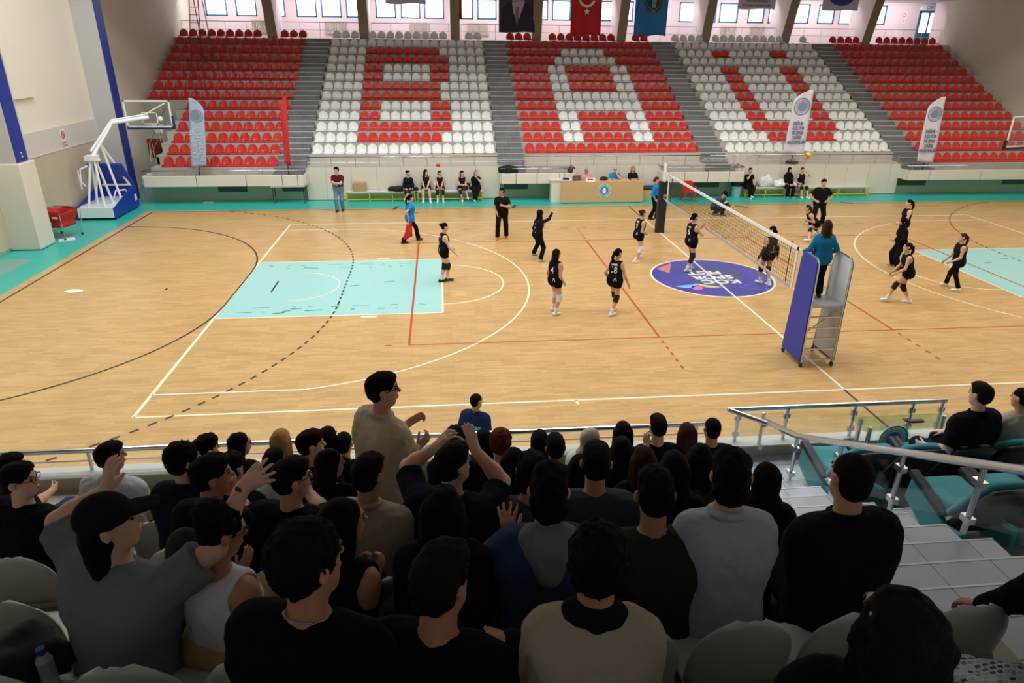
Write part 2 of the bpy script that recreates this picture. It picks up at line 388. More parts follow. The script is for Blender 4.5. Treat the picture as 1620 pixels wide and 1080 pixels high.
# balconies
def balcony(x0, x1, joints, label):
    e = empty('balcony_parapet', ((x0+x1)/2, 11.35, 0.77), 0, label, 'parapet', 'padded balcony parapets')
    cx = (x0+x1)/2
    xs = [x0]+joints+[x1]
    for a, b in zip(xs[:-1], xs[1:]):
        m = MB(); m.box(a+0.012-cx, b-0.012-cx, -0.07, 0.05, 0.0, 0.46); m.build('pad_panel', M_PAD, e, bevel=0.02)
    for xx in (x0, x1):
        m = MB(); m.box(xx-0.05-cx, xx+0.05-cx, 0.05, 0.95, 0.0, 0.46); m.build('side_panel', M_PAD, e, bevel=0.02)
    m = MB()
    for xx in np.linspace(x0+0.15, x1-0.15, max(3, int((x1-x0)/1.4)+1)): m.tube((xx-cx, 0, 0.46), (xx-cx, 0, 0.64), 0.016)
    m.build('rail_post', M_STEEL, e)
    m = MB(); m.path([(x0-cx, 0.9, 0.66), (x0-cx, 0, 0.66), (x1-cx, 0, 0.66), (x1-cx, 0.9, 0.66)], 0.028); m.build('handrail', M_STEEL, e, smooth=True)
balcony(-20.66, -14.02, [-18.5, -16.45, -14.95, -14.3], 'long padded balcony front with steel rail beside the basketball goal, above a small folding table')
balcony(-5.5, -2.2, [-4.85, -3.9, -2.9], 'padded balcony front with steel rail and black jacket on it, above the white lectern block')
balcony(1.85, 5.65, [2.85, 3.95, 4.95], 'padded balcony front with steel rail behind the far net post and red chair')
balcony(13.65, 22.4, [14.7, 17.3, 20.0], 'long padded balcony front at the right edge, above the dark green wall')
# stand rails over padded walls
def wall_rail(x0, x1, label):
    e = empty('guard_rail', ((x0+x1)/2, 12.2, 1.42), 0, label, 'railing', 'steel guard rails on the padded far wall'); cx = (x0+x1)/2; L = (x1-x0)/2
    m = MB(); m.tube((-L, 0, 0.42), (L, 0, 0.42), 0.024); m.build('top_rail', M_STEEL, e, smooth=True)
    m = MB(); m.tube((-L, 0, 0.2), (L, 0, 0.2), 0.012); m.build('middle_rail', M_STEEL, e)
    k = max(2, int((x1-x0)/1.05))
    for i in range(k+1):
        m = MB(); xx = -L+2*L*i/k; m.tube((xx, 0, -0.04), (xx, 0, 0.41), 0.014); m.build('post', M_STEEL, e)
wall_rail(-14.0, -5.6, 'steel two-bar guard rail in front of the letter B seats')
wall_rail(-5.5, 4.2, 'steel two-bar guard rail in front of the letter A seats')
wall_rail(4.3, 13.6, 'steel two-bar guard rail in front of the letter Ü seats')

# ---------------------------------------------------------------- seats
def shell(grid, th):
    """two-sided shell from grid[j][i] of points"""
    g = np.array(grid, float); nj, ni = g.shape[:2]
    du = np.zeros_like(g); dv = np.zeros_like(g)
    du[:, 1:-1] = g[:, 2:]-g[:, :-2]; du[:, 0] = g[:, 1]-g[:, 0]; du[:, -1] = g[:, -1]-g[:, -2]
    dv[1:-1] = g[2:]-g[:-2]; dv[0] = g[1]-g[0]; dv[-1] = g[-1]-g[-2]
    nn = np.cross(du, dv); nn /= (np.linalg.norm(nn, axis=2, keepdims=True)+1e-9)
    a = (g+nn*th/2).reshape(-1, 3); b = (g-nn*th/2).reshape(-1, 3); N = nj*ni; fs = []
    idx = lambda j, i: j*ni+i
    for j in range(nj-1):
        for i in range(ni-1):
            fs.append((idx(j, i), idx(j, i+1), idx(j+1, i+1), idx(j+1, i))); fs.append((N+idx(j, i), N+idx(j+1, i), N+idx(j+1, i+1), N+idx(j, i+1)))
    br = [idx(0, i) for i in range(ni)]+[idx(j, ni-1) for j in range(1, nj)]+[idx(nj-1, i) for i in range(ni-2, -1, -1)]+[idx(j, 0) for j in range(nj-2, 0, -1)]
    for q in range(len(br)): p, r_ = br[q], br[(q+1) % len(br)]; fs.append((p, N+p, N+r_, r_))
    return np.vstack([a, b]), fs
def seat_geo(nu=7, nv=6, npan=4, th=0.014):
    """bucket seat facing -Y: pan front edge at y=0, base at z=0"""
    grid = []
    for j in range(npan+1):                       # rolled front lip, then pan back to the hinge line
        t = j/npan; row = []
        for i in range(nu):
            u = 2*i/(nu-1)-1
            y = 0.0+0.36*t; z = 0.03+0.05*(1-math.exp(-t*7))-0.02*(1-u*u)*math.sin(math.pi*t)+0.012*abs(u)**3
            row.append((0.225*u*(1-0.03*t), y-0.01*(1-abs(u)), z))
        grid.append(row)
    for j in range(1, nv+1):
        t = j/nv; row = []
        hw = 0.215*math.sqrt(max(0.0, 1-(max(0, t-0.25)/0.75)**2.6*0.93)); zt = 0.085+0.31*t
        for i in range(nu):
            u = 2*i/(nu-1)-1
            row.append((hw*u, 0.37+0.06*t-0.045*u*u*(1-0.3*t), zt-0.02*u*u*t))
        grid.append(row)
    v, f = shell(grid, th)
    foot = MB(); foot.box(-0.18, 0.18, 0.03, 0.30, 0.0, 0.045)
    return v, f, foot
_v, _f, _ft = seat_geo()
def seat_mesh(name, m, v, f, ft=None):
    vv = [tuple(p) for p in v]; ff = list(f)
    if ft: n = len(vv); vv += ft.v; ff += [tuple(i+n for i in q) for q in ft.f]
    me = bpy.data.meshes.new(name); me.from_pydata(vv, [], ff); me.materials.append(m); me.polygons.foreach_set('use_smooth', [True]*len(ff)); me.update()
    return me
_v = _v*np.array([1.05, 1.0, 1.07])
ME_R = seat_mesh('red_seat', M_REDS, _v, _f, _ft); ME_W = seat_mesh('white_seat', M_WHS, _v, _f, _ft)
_vn, _fn, _ftn = seat_geo(13, 10, 7, 0.016)
_vn = _vn*np.array([1.04, 1.0, 1.36])
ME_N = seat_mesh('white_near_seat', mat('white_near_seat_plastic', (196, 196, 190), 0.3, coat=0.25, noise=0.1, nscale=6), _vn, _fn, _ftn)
ORD = ['1st', '2nd', '3rd']+['%dth' % i for i in range(4, 40)]
def put_seat(me, loc, rz, label, group, name='stadium_seat'):
    o = bpy.data.objects.new(name, me); COL.objects.link(o); o.location = loc; o.rotation_euler = (0, 0, rz)
    return tag(o, label, 'seat', group)
def pat(sec, i):
    """True where the seat is red"""
    N = 17
    def span(*rs):
        a = [False]*N
        for p, q in rs:
            for t in range(p, q+1): a[t] = True
        return a
    if sec == 1:
        return span(*{1: [(4, 11)], 2: [(4, 12)], 3: [(4, 5), (11, 12)], 4: [(4, 5), (11, 12)], 5: [(4, 11)], 6: [(4, 11)], 7: [(4, 5), (11, 12)], 8: [(4, 5), (11, 12)], 9: [(4, 12)], 10: [(4, 11)]}.get(i, []))
    if sec == 2:
        w_ = span(*{1: [(4, 5), (11, 12)], 2: [(4, 5), (11, 12)], 3: [(4, 5), (11, 12)], 4: [(4, 12)], 5: [(4, 12)], 6: [(4, 5), (11, 12)], 7: [(4, 5), (11, 12)], 8: [(4, 5), (11, 12)], 9: [(5, 11)], 10: [(6, 10)]}.get(i, []))
        return [not q for q in w_]
    return span(*{1: [(5, 11)], 2: [(4, 12)], 3: [(4, 5), (11, 12)], 4: [(4, 5), (11, 12)], 5: [(4, 5), (11, 12)], 6: [(4, 5), (11, 12)], 7: [(4, 5), (11, 12)], 8: [(4, 5), (11, 12)], 10: [(4, 5), (11, 12)]}.get(i, []))
SNAME = {0: 'left all-red block', 1: 'letter B block', 2: 'letter A block', 3: 'letter Ü block', 4: 'right all-red block'}
BEAMX = [-22.92, -17.5, -12.37, -7.2, -2.45, 2.6, 7.74, 12.73, 17.92, 23.5]
rest = [MB(), MB()]
rv = _v
for si in range(5):
    xc = SEC[si]
    for i in range(-1, 13):
        if si in (1, 2, 3):
            if i == -1: continue
            p = pat(si, i) if i < 12 else [si == 2]*17
            cols = [(xc+(q-8)*0.494, p[q]) for q in range(17)]
        elif si == 0:
            n_ = 10 if i <= 4 else 14; cols = [(-15.63-0.494*(n_-1-q), True) for q in range(n_)]
        else:
            n_ = 14; cols = [(15.63+0.494*q, True) for q in range(n_)]
        for q, (x, red) in enumerate(cols):
            if i == 12 and any(abs(x-bx-0.1) < 0.45 for bx in BEAMX): continue
            loc = (x, RY(i)+0.01, RZ(i)+0.004)
            if i <= 1:
                rn = i+1 if si not in (0, 4) else i+2
                put_seat(ME_R if red else ME_W, loc, 0, '%s seat, %s from the left, %s row, %s' % ('red' if red else 'white', ORD[q], ORD[rn-1], SNAME[si]),
                         '%s seats in the %s' % ('red' if red else 'white', SNAME[si]))
            else:
                M_ = rest[0 if red else 1]
                n0 = len(M_.v); M_.v += [(a+loc[0], b+loc[1], c+loc[2]) for a, b, c in rv.tolist()]; M_.f += [tuple(t+n0 for t in ff) for ff in _f]; M_.m += [0]*len(_f)
n0 = len(rest[0].v); allv = rest[0].v+rest[1].v; allf = rest[0].f+[tuple(t+n0 for t in ff) for ff in rest[1].f]
me = bpy.data.meshes.new('stadium_seats'); me.from_pydata(allv, [], allf); me.materials.append(M_REDS); me.materials.append(M_WHS)
me.polygons.foreach_set('material_index', [0]*len(rest[0].f)+[1]*len(rest[1].f)); me.polygons.foreach_set('use_smooth', [True]*len(allf)); me.update()
o = bpy.data.objects.new('stadium_seats', me); COL.objects.link(o)
tag(o, 'mass of red and white bucket seats filling the upper rows of the far grandstand', 'seats', kind='stuff')

# ================================================================ upper gallery: beams, wall, windows
for x in BEAMX:
    mb = MB()
    d = 0.26
    pts = [(24.3, 6.66), (26.1, 6.66), (26.1, 11.0), (22.98, 11.0)]
    mb.prism(pts, 0, x-d+0.1, x+d+0.1)
    o = mb.build('trim_beam', mat('gallery_wall_paint', (226, 208, 206), 0.8)); struct(o)
    mb = MB(); mb.prism([(24.28, 6.66), (24.3, 6.66), (22.98, 11.0), (22.96, 11.0)], 0, x-d+0.09, x+d+0.11); mb.build('beam_face', M_BEAM, o)
WIN = [(-21.64, -20.41), (-19.91, -18.71), (-18.2, -17.07), (-16.43, -15.24), (-14.97, -13.79), (-13.51, -12.4), (-11.77, -10.57), (-10.27, -9.11), (-8.87, -7.67), (-7.0, -5.91), (-5.66, -4.48), (-4.1, -3.0), (-2.2, -1.31), (-1.06, 0.12), (0.45, 1.6), (1.96, 3.04), (3.4, 4.04), (4.5, 5.6), (6.98, 7.99), (8.3, 9.38), (9.59, 10.81), (11.46, 12.54), (12.81, 13.9), (14.31, 15.52), (16.1, 17.21), (17.53, 18.6), (19.5, 20.7)]
ZS, ZT = 7.84, 8.98
mb = MB(); last = -22.7
mb.box(-22.7, 26.2, 27.0, 27.3, 6.0, ZS); mb.box(-22.7, 26.2, 27.0, 27.3, ZT, 11.5)
for a, b in WIN: mb.box(last, a, 27.0, 27.3, ZS, ZT); last = b
mb.box(last, 22.95, 27.0, 27.3, ZS, ZT); mb.box(24.35, 26.2, 27.0, 27.3, ZS, ZT)
o = mb.build('wall_back', mat('gallery_wall_paint', (226, 208, 206), 0.8)); struct(o)
for n_, (a, b) in enumerate(WIN):
    e = empty('window_%d' % (n_+1), ((a+b)/2, 27.05, ZS)); struct(e); L = (b-a)/2
    m = MB(); t = 0.085
    m.box(-L, L, -0.05, 0.1, 0, t); m.box(-L, L, -0.05, 0.1, ZT-ZS-t, ZT-ZS); m.box(-L, -L+t, -0.05, 0.1, 0, ZT-ZS); m.box(L-t, L, -0.05, 0.1, 0, ZT-ZS)
    m.build('window_frame', M_FRAME, e)
    m = MB(); m.box(-L+t, L-t, 0.02, 0.04, t, ZT-ZS-t); m.build('window_pane', M_PANEG if n_ in (10, 13, 20, 21, 24) else M_PANE, e)
for n_ in range(10):  # unseen rear windows, added as fill light on the near crowd
    x = -20+4.4*n_; e = empty('window_%d' % (n_+40), (x, -26.98, 5.9)); struct(e)
    m = MB(); m.box(-1.2, 1.2, 0, .06, 0, .08); m.box(-1.2, 1.2, 0, .06, 1.42, 1.5); m.box(-1.2, -1.12, 0, .06, 0, 1.5); m.box(1.12, 1.2, 0, .06, 0, 1.5); m.build('window_frame', M_FRAME, e)
    m = MB(); m.box(-1.12, 1.12, .02, .04, .08, 1.42); m.build('window_pane', M_REARFILL, e)
e = empty('door_1', (23.65, 27.0, 6.664)); struct(e)
m = MB(); m.box(-0.7, 0.7, -0.06, 0.1, 0, 0.75); m.box(-0.7, -0.55, -0.06, 0.1, 0.75, 2.0); m.box(0.55, 0.7, -0.06, 0.1, 0.75, 2.0); m.box(-0.7, 0.7, -0.06, 0.1, 1.9, 2.05); m.box(-0.05, 0.05, -0.06, 0.1, 0.75, 1.9)
m.build('door_frame', M_FRAME, e)
m = MB(); m.box(-0.55, 0.55, 0.0, 0.03, 0.75, 1.9); m.build('door_glass', M_PANE, e)
m = MB(); m.box(-0.65, 0.65, -0.1, -0.04, 2.05, 2.4); m.build('exit_sign', M_WHITE, e)
text_obj('ÇIKIŞ', 0.3, M_BLACK, 'sign_letters', e, FACE_CAM((0, -0.11, 2.22)))
# radiators, gallery rails
rm = mat('radiator_enamel', (205, 192, 178), 0.5)
RAD = [(-18.6, 1.0), (-14.2, 1.3), (-9.2, 1.1), (-5.6, 1.3), (10.3, 1.0), (12.2, 1.0)]
for n_, (x, wd) in enumerate(RAD):
    e = empty('radiator', (x, 26.92, 6.95), 0, 'cream column radiator on the gallery wall, %s counting from the left' % ORD[n_], 'radiator', 'gallery radiators')
    m = MB()
    for q in range(int(wd/0.09)): m.box(-wd/2+0.09*q, -wd/2+0.09*q+0.06, -0.06, 0.06, 0, 0.7)
    m.build('columns', rm, e, bevel=0.01)
    m = MB(); m.box(-wd/2, wd/2, -0.03, 0.03, 0.04, 0.1); m.box(-wd/2, wd/2, -0.03, 0.03, 0.6, 0.66); m.build('header_pipes', rm, e)
for n_ in range(9):
    a = BEAMX[n_]+0.45; b = BEAMX[n_+1]-0.25
    e = empty('gallery_rail', ((a+b)/2, 24.95, 6.664), 0, 'thin steel gallery railing between leaning beams, %s span from the left' % ORD[n_], 'railing', 'gallery railings'); L = (b-a)/2
    m = MB()
    m.tube((-L, 0, 0.86), (L, 0, 0.86), 0.02); m.tube((-L, 0, 0.45), (L, 0, 0.45), 0.01); m.build('rails', M_STEEL, e)
    for q in range(5):
        m = MB(); xx = -L+2*L*q/4; m.tube((xx, 0, 0), (xx, 0, 0.86), 0.014); m.build('post', M_STEEL, e)
e = empty('plastic_chair', (20.9, 25.6, 6.664), 0.4, 'white plastic garden chair on the gallery in front of the door', 'chair')
m = MB()
for sx in (-.2, .2):
    for sy in (-.2, .2): m.tube((sx*1.1, sy*1.1, 0), (sx, sy, 0.42), 0.02)
m.build('legs', M_WHITE, e); m = MB(); m.box(-.22, .22, -.22, .22, .42, .45); m.build('seat', M_WHITE, e, bevel=.01)
m = MB(); m.path([(-.2, .2, .45), (-.2, .27, .85), (.2, .27, .85), (.2, .2, .45)], .02); m.box(-.05, .05, .2, .24, .45, .82); m.build('backrest', M_WHITE, e)
# ---------------------------------------------------------------- side walls, ceiling
mb = MB(); mb.box(-22.8, -22.5, -27, 27.3, 0, 17.5); o = mb.build('wall_left', M_CREAM); struct(o)
mb = MB(); mb.box(22.9, 23.2, -27, 24.2, 0, 17.5); mb.box(22.9, 26.2, 24.0, 24.2, 0, 6.664); mb.box(26.0, 26.3, 24.2, 27.3, 6.3, 17.5); mb.box(23.75, 26.0, 24.2, 24.4, 6.664, 17.5); o = mb.build('wall_right', M_CREAM); struct(o)
mb = MB(); mb.box(-22.8, 23.1, -27.3, -27, 0, 17.5); o = mb.build('wall_front', M_CREAM); struct(o)
mb = MB(); mb.box(22.5, 26.2, 23.4, 27.3, 6.3, 6.66); o = mb.build('floor_gallery', M_CONC); struct(o)
CEZ, CEY = 9.15, 11.5
NEZ, NEY = 7.9, -10.9
mb = MB(); mb.box(-22.8, 26.2, CEY, 27.3, CEZ, CEZ+0.2); mb.box(-22.8, 22.8, -27.3, NEY, NEZ, NEZ+0.2)
mb.box(-22.8, 23.1, CEY-0.2, CEY, CEZ, 17.5); mb.box(-22.8, 23.1, NEY, NEY+0.2, NEZ, 17.5); mb.box(-22.8, 23.1, NEY, CEY, 17.5, 17.7); mb.box(-22.8, 23.1, 13.3, 14.0, 8.6, CEZ)  # unseen bulkhead added and soffits set low to shade upper rows and crowd
o = mb.build('ceiling', M_CEIL); struct(o)
mb = MB(); mb.box(-22.5, -22.42, -25, 13.2, 0.1, 2.66); o = mb.build('trim_side_padding', M_PADY); struct(o)
mb = MB(); mb.box(-22.5, -22.44, 5.3, 13.2, 2.66, 3.46); mb.box(-22.5, -22.40, 5.3, 13.2, 2.64, 2.67); o = mb.build('trim_band', mat('pale_band', (205, 200, 196), 0.6)); struct(o)
mb = MB(); mb.box(-22.5, -22.2, 1.0, 4.4, 5.5, 9.0); mb.box(-22.5, -22.38, 5.3, 8.0, 4.6, 9.5); o = mb.build('trim_wall_recess', M_CREAM); struct(o)
for y0 in (4.45, 12.25):
    mb = MB(); mb.box(-22.5, -21.62, y0, y0+0.8, 0, 17.5); o = mb.build('trim_pillar', mat('pillar_paint', (186, 184, 182), 0.7)); struct(o)
    mb = MB(); mb.box(-21.62, -21.58, y0+0.04, y0+0.66, 2.85 if y0 < 5 else 0, 17.5); mb.build('blue_stripe', M_BLUEP, o)
    if y0 < 5:
        mb = MB(); mb.box(-22.5, -21.5, y0-0.08, y0+0.86, 0.02, 2.82); mb.build('pillar_padding', M_PAD, o, bevel=0.03)
        text_obj('2', 0.22, M_WHITE, 'pillar_number', o, axes((-21.57, y0+0.35, 3.05), (0, 1, 0), (0, 0, 1), (1, 0, 0)))
def no_smoking(e_, loc, s=1.0):
    red = mat('sign_red', (190, 60, 66), 0.5)
    m = MB(); disc(m, (0, 0, 0), 0.1*s, 0.135*s, ax='x', th=0.006); m.tube((0.004, -0.08*s, 0.08*s), (0.004, 0.08*s, -0.08*s), 0.014*s, n=4)
    m.build('prohibition_ring', red, e_, loc=loc)
    m = MB(); m.box(0, 0.004, -0.07*s, 0.07*s, -0.012*s, 0.012*s); m.build('cigarette_mark', M_BLACK, e_, loc=loc)
e = empty('no_smoking_sign', (-22.43, 9.3, 2.95), 0, 'small red and white no smoking sign on the pale band of the left wall', 'sign')
m = MB(); m.box(0, 0.008, -0.2, 0.2, -0.3, 0.4); m.build('sign_plate', mat('sign_plate_white', (226, 220, 216), 0.5), e)
no_smoking(e, (0.012, 0, 0.2))
for q, s_ in enumerate(('SİGARA', 'İÇİLMEZ')): text_obj(s_, 0.1, mat('sign_red', (190, 60, 66)), 'sign_letters', e, axes((0.014, 0, -0.08-0.12*q), (0, 1, 0), (0, 0, 1), (1, 0, 0)))
e = empty('no_smoking_sign', (21.9, 26.97, 8.3), 0, 'small pale no smoking sign on the gallery wall left of the door', 'sign')
m = MB(); m.box(-0.16, 0.16, -0.01, 0, -0.4, 0.3); m.build('sign_plate', mat('sign_plate_white', (226, 220, 216), 0.5), e)
m = MB(); disc(m, (0, -0.012, 0.13), 0.09, 0.12); m.build('prohibition_ring', mat('sign_red', (190, 60, 66)), e)
m = MB(); m.box(-.08, .08, -.016, -.012, -.15, -.12); m.box(-.08, .08, -.016, -.012, -.25, -.22); m.build('sign_lines', mat('sign_red', (190, 60, 66)), e)
# ================================================================ things on the court side
M_NET = mat('black_net_cord', (36, 36, 36), 0.7)
net = empty('volleyball_net', (0, 0, 0), 0, 'long volleyball net with white bands stretched between the two posts', 'net')
m = MB(); m.box(-0.012, 0.012, -4.75, 4.95, 2.17, 2.25); m.build('top_band', M_WHITE, net)
m = MB(); m.box(-0.01, 0.01, -4.75, 4.95, 1.25, 1.31); m.build('bottom_band', mat('grey_band', (170, 172, 180), 0.6), net)
for y in (-4.72, 4.92): m = MB(); m.box(-0.012, 0.012, y-0.03, y+0.03, 1.25, 2.25); m.build('side_band', M_WHITE, net)
m = MB()
for i in range(96): y = -4.7+0.1*i*0.998; m.box(-0.002, 0.002, y-0.0024, y+0.0024, 1.3, 2.18)
for i in range(9): z = 1.4+0.096*i-0.01; m.box(-0.003, 0.003, -4.72, 4.92, z-0.0024, z+0.0024)
m.build('net_mesh', M_NET, net)
for y in (-4.35, 4.62):
    m = MB(); m.tube((0.02, y, 1.22), (0.02, y, 2.3), 0.012); m.build('antenna', mat('dark_rod', (52, 48, 46)), net)
m = MB(); m.tube((0, 4.95, 2.22), (0, 5.4, 2.26), 0.01); m.tube((0, 4.95, 1.28), (0, 5.4, 1.32), 0.01); m.tube((0, -4.75, 2.22), (0, -5.3, 2.24), 0.01); m.tube((0, -4.75, 1.28), (0, -5.3, 1.2), 0.01); m.build('rope', M_WHITE, net)
for y, lb in ((5.47, 'far net post wrapped in black padding, with white winch tube on top'), (-5.33, 'near net post in dark navy padding behind the referee stand')):
    e = empty('net_post', (0, y, 0), 0, lb, 'post', None)
    m = MB(); m.tube((0, 0, 0), (0, 0, 2.55 if y > 0 else 2.35), 0.05, n=12); m.tube((0.0, -0.1, 1.7), (0, -0.1, 2.5 if y > 0 else 2.3), 0.03); m.tube((0, 0, 2.42 if y > 0 else 2.3), (0, -0.14, 2.42 if y > 0 else 2.3), 0.02); m.build('pole', M_WHITE, e, smooth=False)
    m = MB(); m.prism([(-.15, -.13), (.15, -.13), (.17, 0), (.15, .13), (-.15, .13), (-.17, 0)], 2, 0.0, 1.9); m.build('post_pad', mat('dark_navy_vinyl', (20, 22, 34), 0.45), e, bevel=0.02)
    if y > 0:
        m = MB(); m.box(.16, .185, -.04, .04, 0.55, 1.25); m.build('red_strap', M_RED, e)
        m = MB(); m.box(-.02, .22, -.17, -.13, 1.35, 1.45); m.build('gold_tie', mat('gold_tie', (150, 130, 60), .5), e)
# referee stand
rs = empty('referee_stand', (-0.03, -5.95, 0), 0, 'tall blue-padded umpire stand with metal rungs at the near net post', 'stand')
for s, nm in ((-1, 'left'), (1, 'right')):
    x = s*0.36
    out = [(-0.44, 0.12), (0.42, 0.12), (0.26, 2.32), (0.2, 2.42), (0.1, 2.46), (-0.3, 2.44), (-0.4, 2.36), (-0.42, 2.28)]
    m = MB(); m.prism(out, 0, x-0.015+s*0.03, x+0.015+s*0.03); m.build('side_pad', M_BLUE, rs, bevel=0.012)
    m = MB(); m.prism([(a*0.95, 0.16+(b-0.12)*0.975) for a, b in out], 0, x-0.006+s*0.005, x+0.006+s*0.005); m.build('inner_panel', mat('grey_panel', (226, 228, 232), 0.5), rs)
    m = MB(); pts = [(x, a, b) for a, b in out]; m.path(pts+[pts[0]], 0.018); m.build('side_frame', M_STEEL, rs)
    for sy in (-0.42, 0.4):
        m = MB(); m.tube((x, sy, 0.05), (x, sy, 0.14), 0.02); m.tube((x-0.02, sy, 0.05), (x+0.02, sy, 0.05), 0.05, n=12); m.build('caster', M_BLACK, rs)
for z in (1.16, 0.91, 0.66, 0.41, 0.16):
    m = MB(); m.box(-0.35, 0.35, -0.43+(1.3-z)*0.0, -0.39, z-0.015, z+0.015); m.build('rung', M_STEEL, rs)
m = MB(); m.box(-0.34, 0.34, -0.42, 0.3, 1.38, 1.42); m.build('platform', mat('grey_platform', (175, 178, 182), 0.5), rs)
m = MB(); m.path([(-0.34, 0.28, 1.4), (-0.34, 0.3, 2.1), (0.34, 0.3, 2.1), (0.34, 0.28, 1.4)], 0.018); m.tube((-.33, .34, 0.15), (.33, -.36, 1.35), .014); m.build('front_rail', M_STEEL, rs)
# basketball goal
bg = empty('basketball_goal', (-21.5, 9.7, 0), 0, 'folded white portable basketball goal with blue padded base by the left wall', 'basketball goal')
def L_(p): return (p[0]+21.5, p[1]-9.7, p[2])
m = MB(); m.box(-.72, .6, -1.1, 1.25, .1, .5); m.build('base_box', mat('white_pale_steel', (222, 232, 236), 0.45), bg, bevel=.01)
m = MB(); m.prism([(-1.08, .08), (1.3, .08), (1.3, .85), (1.1, 1.0), (-1.08, .46)], 0, .6, .64); m.prism([(-1.08, .08), (1.3, .08), (1.3, .85), (1.1, 1.0), (-1.08, .46)], 0, -.78, -.72)
m.prism([(1.18, .08), (1.36, .08), (1.36, .95), (0.5, 1.95), (.42, 1.9), (1.18, .95)], 0, -.72, .6); m.build('base_padding', M_BLUE, bg, bevel=.015)
m = MB(); m.box(.645, .65, .95, 1.15, .35, .6); m.build('base_sticker', M_WHITE, bg)
m = MB()
piv = (0.05, -.6, 2.35)
for sx in (-.3, .3):
    for sy in (-1.0, -.25): m.tube((sx, sy, .5), (piv[0]+sx*.25, piv[1]+(.05 if sy > -.5 else -.05), 2.25), .045)
m.tube((-.42, -.95, 1.2), (-.42, -.95, 1.9), .03); m.path([(-.25, -.95, 1.3), (-.35, -1.05, 1.5), (-.3, -1.0, 1.95), (-.1, -.8, 2.05)], .025); m.build('rear_mast', M_WHITE, bg)
m = MB(); top2 = (.0, .25, 2.75)
for sx in (-.5, .5):
    m.tube((sx, .1, .5), (top2[0]+sx*.15, top2[1], 2.7), .045); m.tube((sx, 1.1, .95), (top2[0]+sx*.15, top2[1], 2.7), .05)
m.tube((-.55, 1.0, 1.0), (.55, 1.0, 1.0), .04); m.path([(.1, .3, .55), (.15, .5, .85), (.45, .7, .85), (.5, .9, .6)], .03); m.build('front_mast', M_WHITE, bg)
m = MB(); m.box(piv[0]-.22, piv[0]+.2, piv[1]-.2, piv[1]+.16, 2.22, 2.42); m.box(piv[0]-.3, piv[0]+.28, piv[1]-.05, piv[1]+.05, 2.2, 2.26); m.build('pivot', M_WHITE, bg, bevel=.01)
elbow = L_((-20.95, 10.2, 3.5)); tip = L_((-19.9, 11.15, 3.62))
m = MB()
for dz in (0, .22):
    m.tube((piv[0], piv[1], piv[2]+dz), (elbow[0], elbow[1], elbow[2]+dz*.3), .045 if dz else .07)
m.build('lower_arm', M_WHITE, bg)
m = MB(); m.tube((elbow[0], elbow[1], elbow[2]), tip, .075); m.tube((elbow[0], elbow[1], elbow[2]+.1), (tip[0], tip[1], tip[2]+.12), .03)
for t in (.2, .4, .6, .8): p = [elbow[i]+(tip[i]-elbow[i])*t for i in range(3)]; m.tube(p, (p[0], p[1], p[2]+.12), .02)
m.tube((tip[0]-.3, tip[1]-.05, tip[2]), L_((-19.2, 11.25, 4.15)), .022); m.build('upper_arm', M_WHITE, bg)
bb = L_((-19.9, 11.28, 3.23))
m = MB(); X0, X1, H_ = bb[0]-.9, bb[0]+.85, 1.0
for a, b in (((X0, 0), (X1, 0)), ((X0, H_), (X1, H_)), ((X0, 0), (X0, H_)), ((X1, 0), (X1, H_)), ((X0+.6, .12), (X1-.55, .12)), ((X0+.6, .55), (X1-.55, .55)), ((X0+.6, .12), (X0+.6, .55)), ((X1-.55, .12), (X1-.55, .55))):
    wd = .03 if a[1] in (0, H_) or a[0] in (X0, X1) and b[0] in (X0, X1) else .02
    m.box(min(a[0], b[0])-wd, max(a[0], b[0])+wd, bb[1]-.02, bb[1]+.02, bb[2]+min(a[1], b[1])-wd, bb[2]+max(a[1], b[1])+wd)
m.build('board_frame', M_WHITE, bg)
m = MB(); m.box(X0, X1, bb[1]-.008, bb[1]+.008, bb[2], bb[2]+H_); m.build('backboard_glass', M_GLASS, bg)
m = MB(); m.box(X0-.03, X1+.05, bb[1]-.05, bb[1]+.05, bb[2]-.1, bb[2]-.02); m.box(X1+.02, X1+.1, bb[1]-.05, bb[1]+.05, bb[2]-.1, bb[2]+.42); m.build('board_edge_pad', mat('navy_pad', (24, 44, 96), .5), bg, bevel=.01)
m = MB(); rc = (bb[0]+.1, bb[1]+.42, bb[2]+.12)
pts = [(rc[0]+.225*math.cos(a), rc[1]+.225*math.sin(a), rc[2]) for a in np.linspace(0, 2*math.pi, 21)]; m.path(pts, .014, 6); m.tube((rc[0], rc[1]-.2, rc[2]), (rc[0], bb[1], rc[2]), .03); m.build('rim', mat('orange_rim', (190, 80, 50), .4), bg)
m = MB()
for i in range(12):
    a = 2*math.pi*i/12; a2 = a+.5; m.tube((rc[0]+.22*math.cos(a), rc[1]+.22*math.sin(a), rc[2]), (rc[0]+.13*math.cos(a2), rc[1]+.13*math.sin(a2), rc[2]-.4), .006, n=4); m.tube((rc[0]+.22*math.cos(a), rc[1]+.22*math.sin(a), rc[2]), (rc[0]+.13*math.cos(a-.5), rc[1]+.13*math.sin(a-.5), rc[2]-.4), .006, n=4)
m.build('hoop_net', M_WHITE, bg)
m = MB(); m.ball((bb[0]+.45, bb[1]-.1, bb[2]+.32), .1, 12, 8); m.build('board_lamp', M_WHITE, bg, smooth=True)
m = MB()
for x in (-.6, .5):
    for y in (-.95, 1.1): m.tube((x-.04, y, .06), (x+.04, y, .06), .06, n=12)
m.build('wheel', M_BLACK, bg)
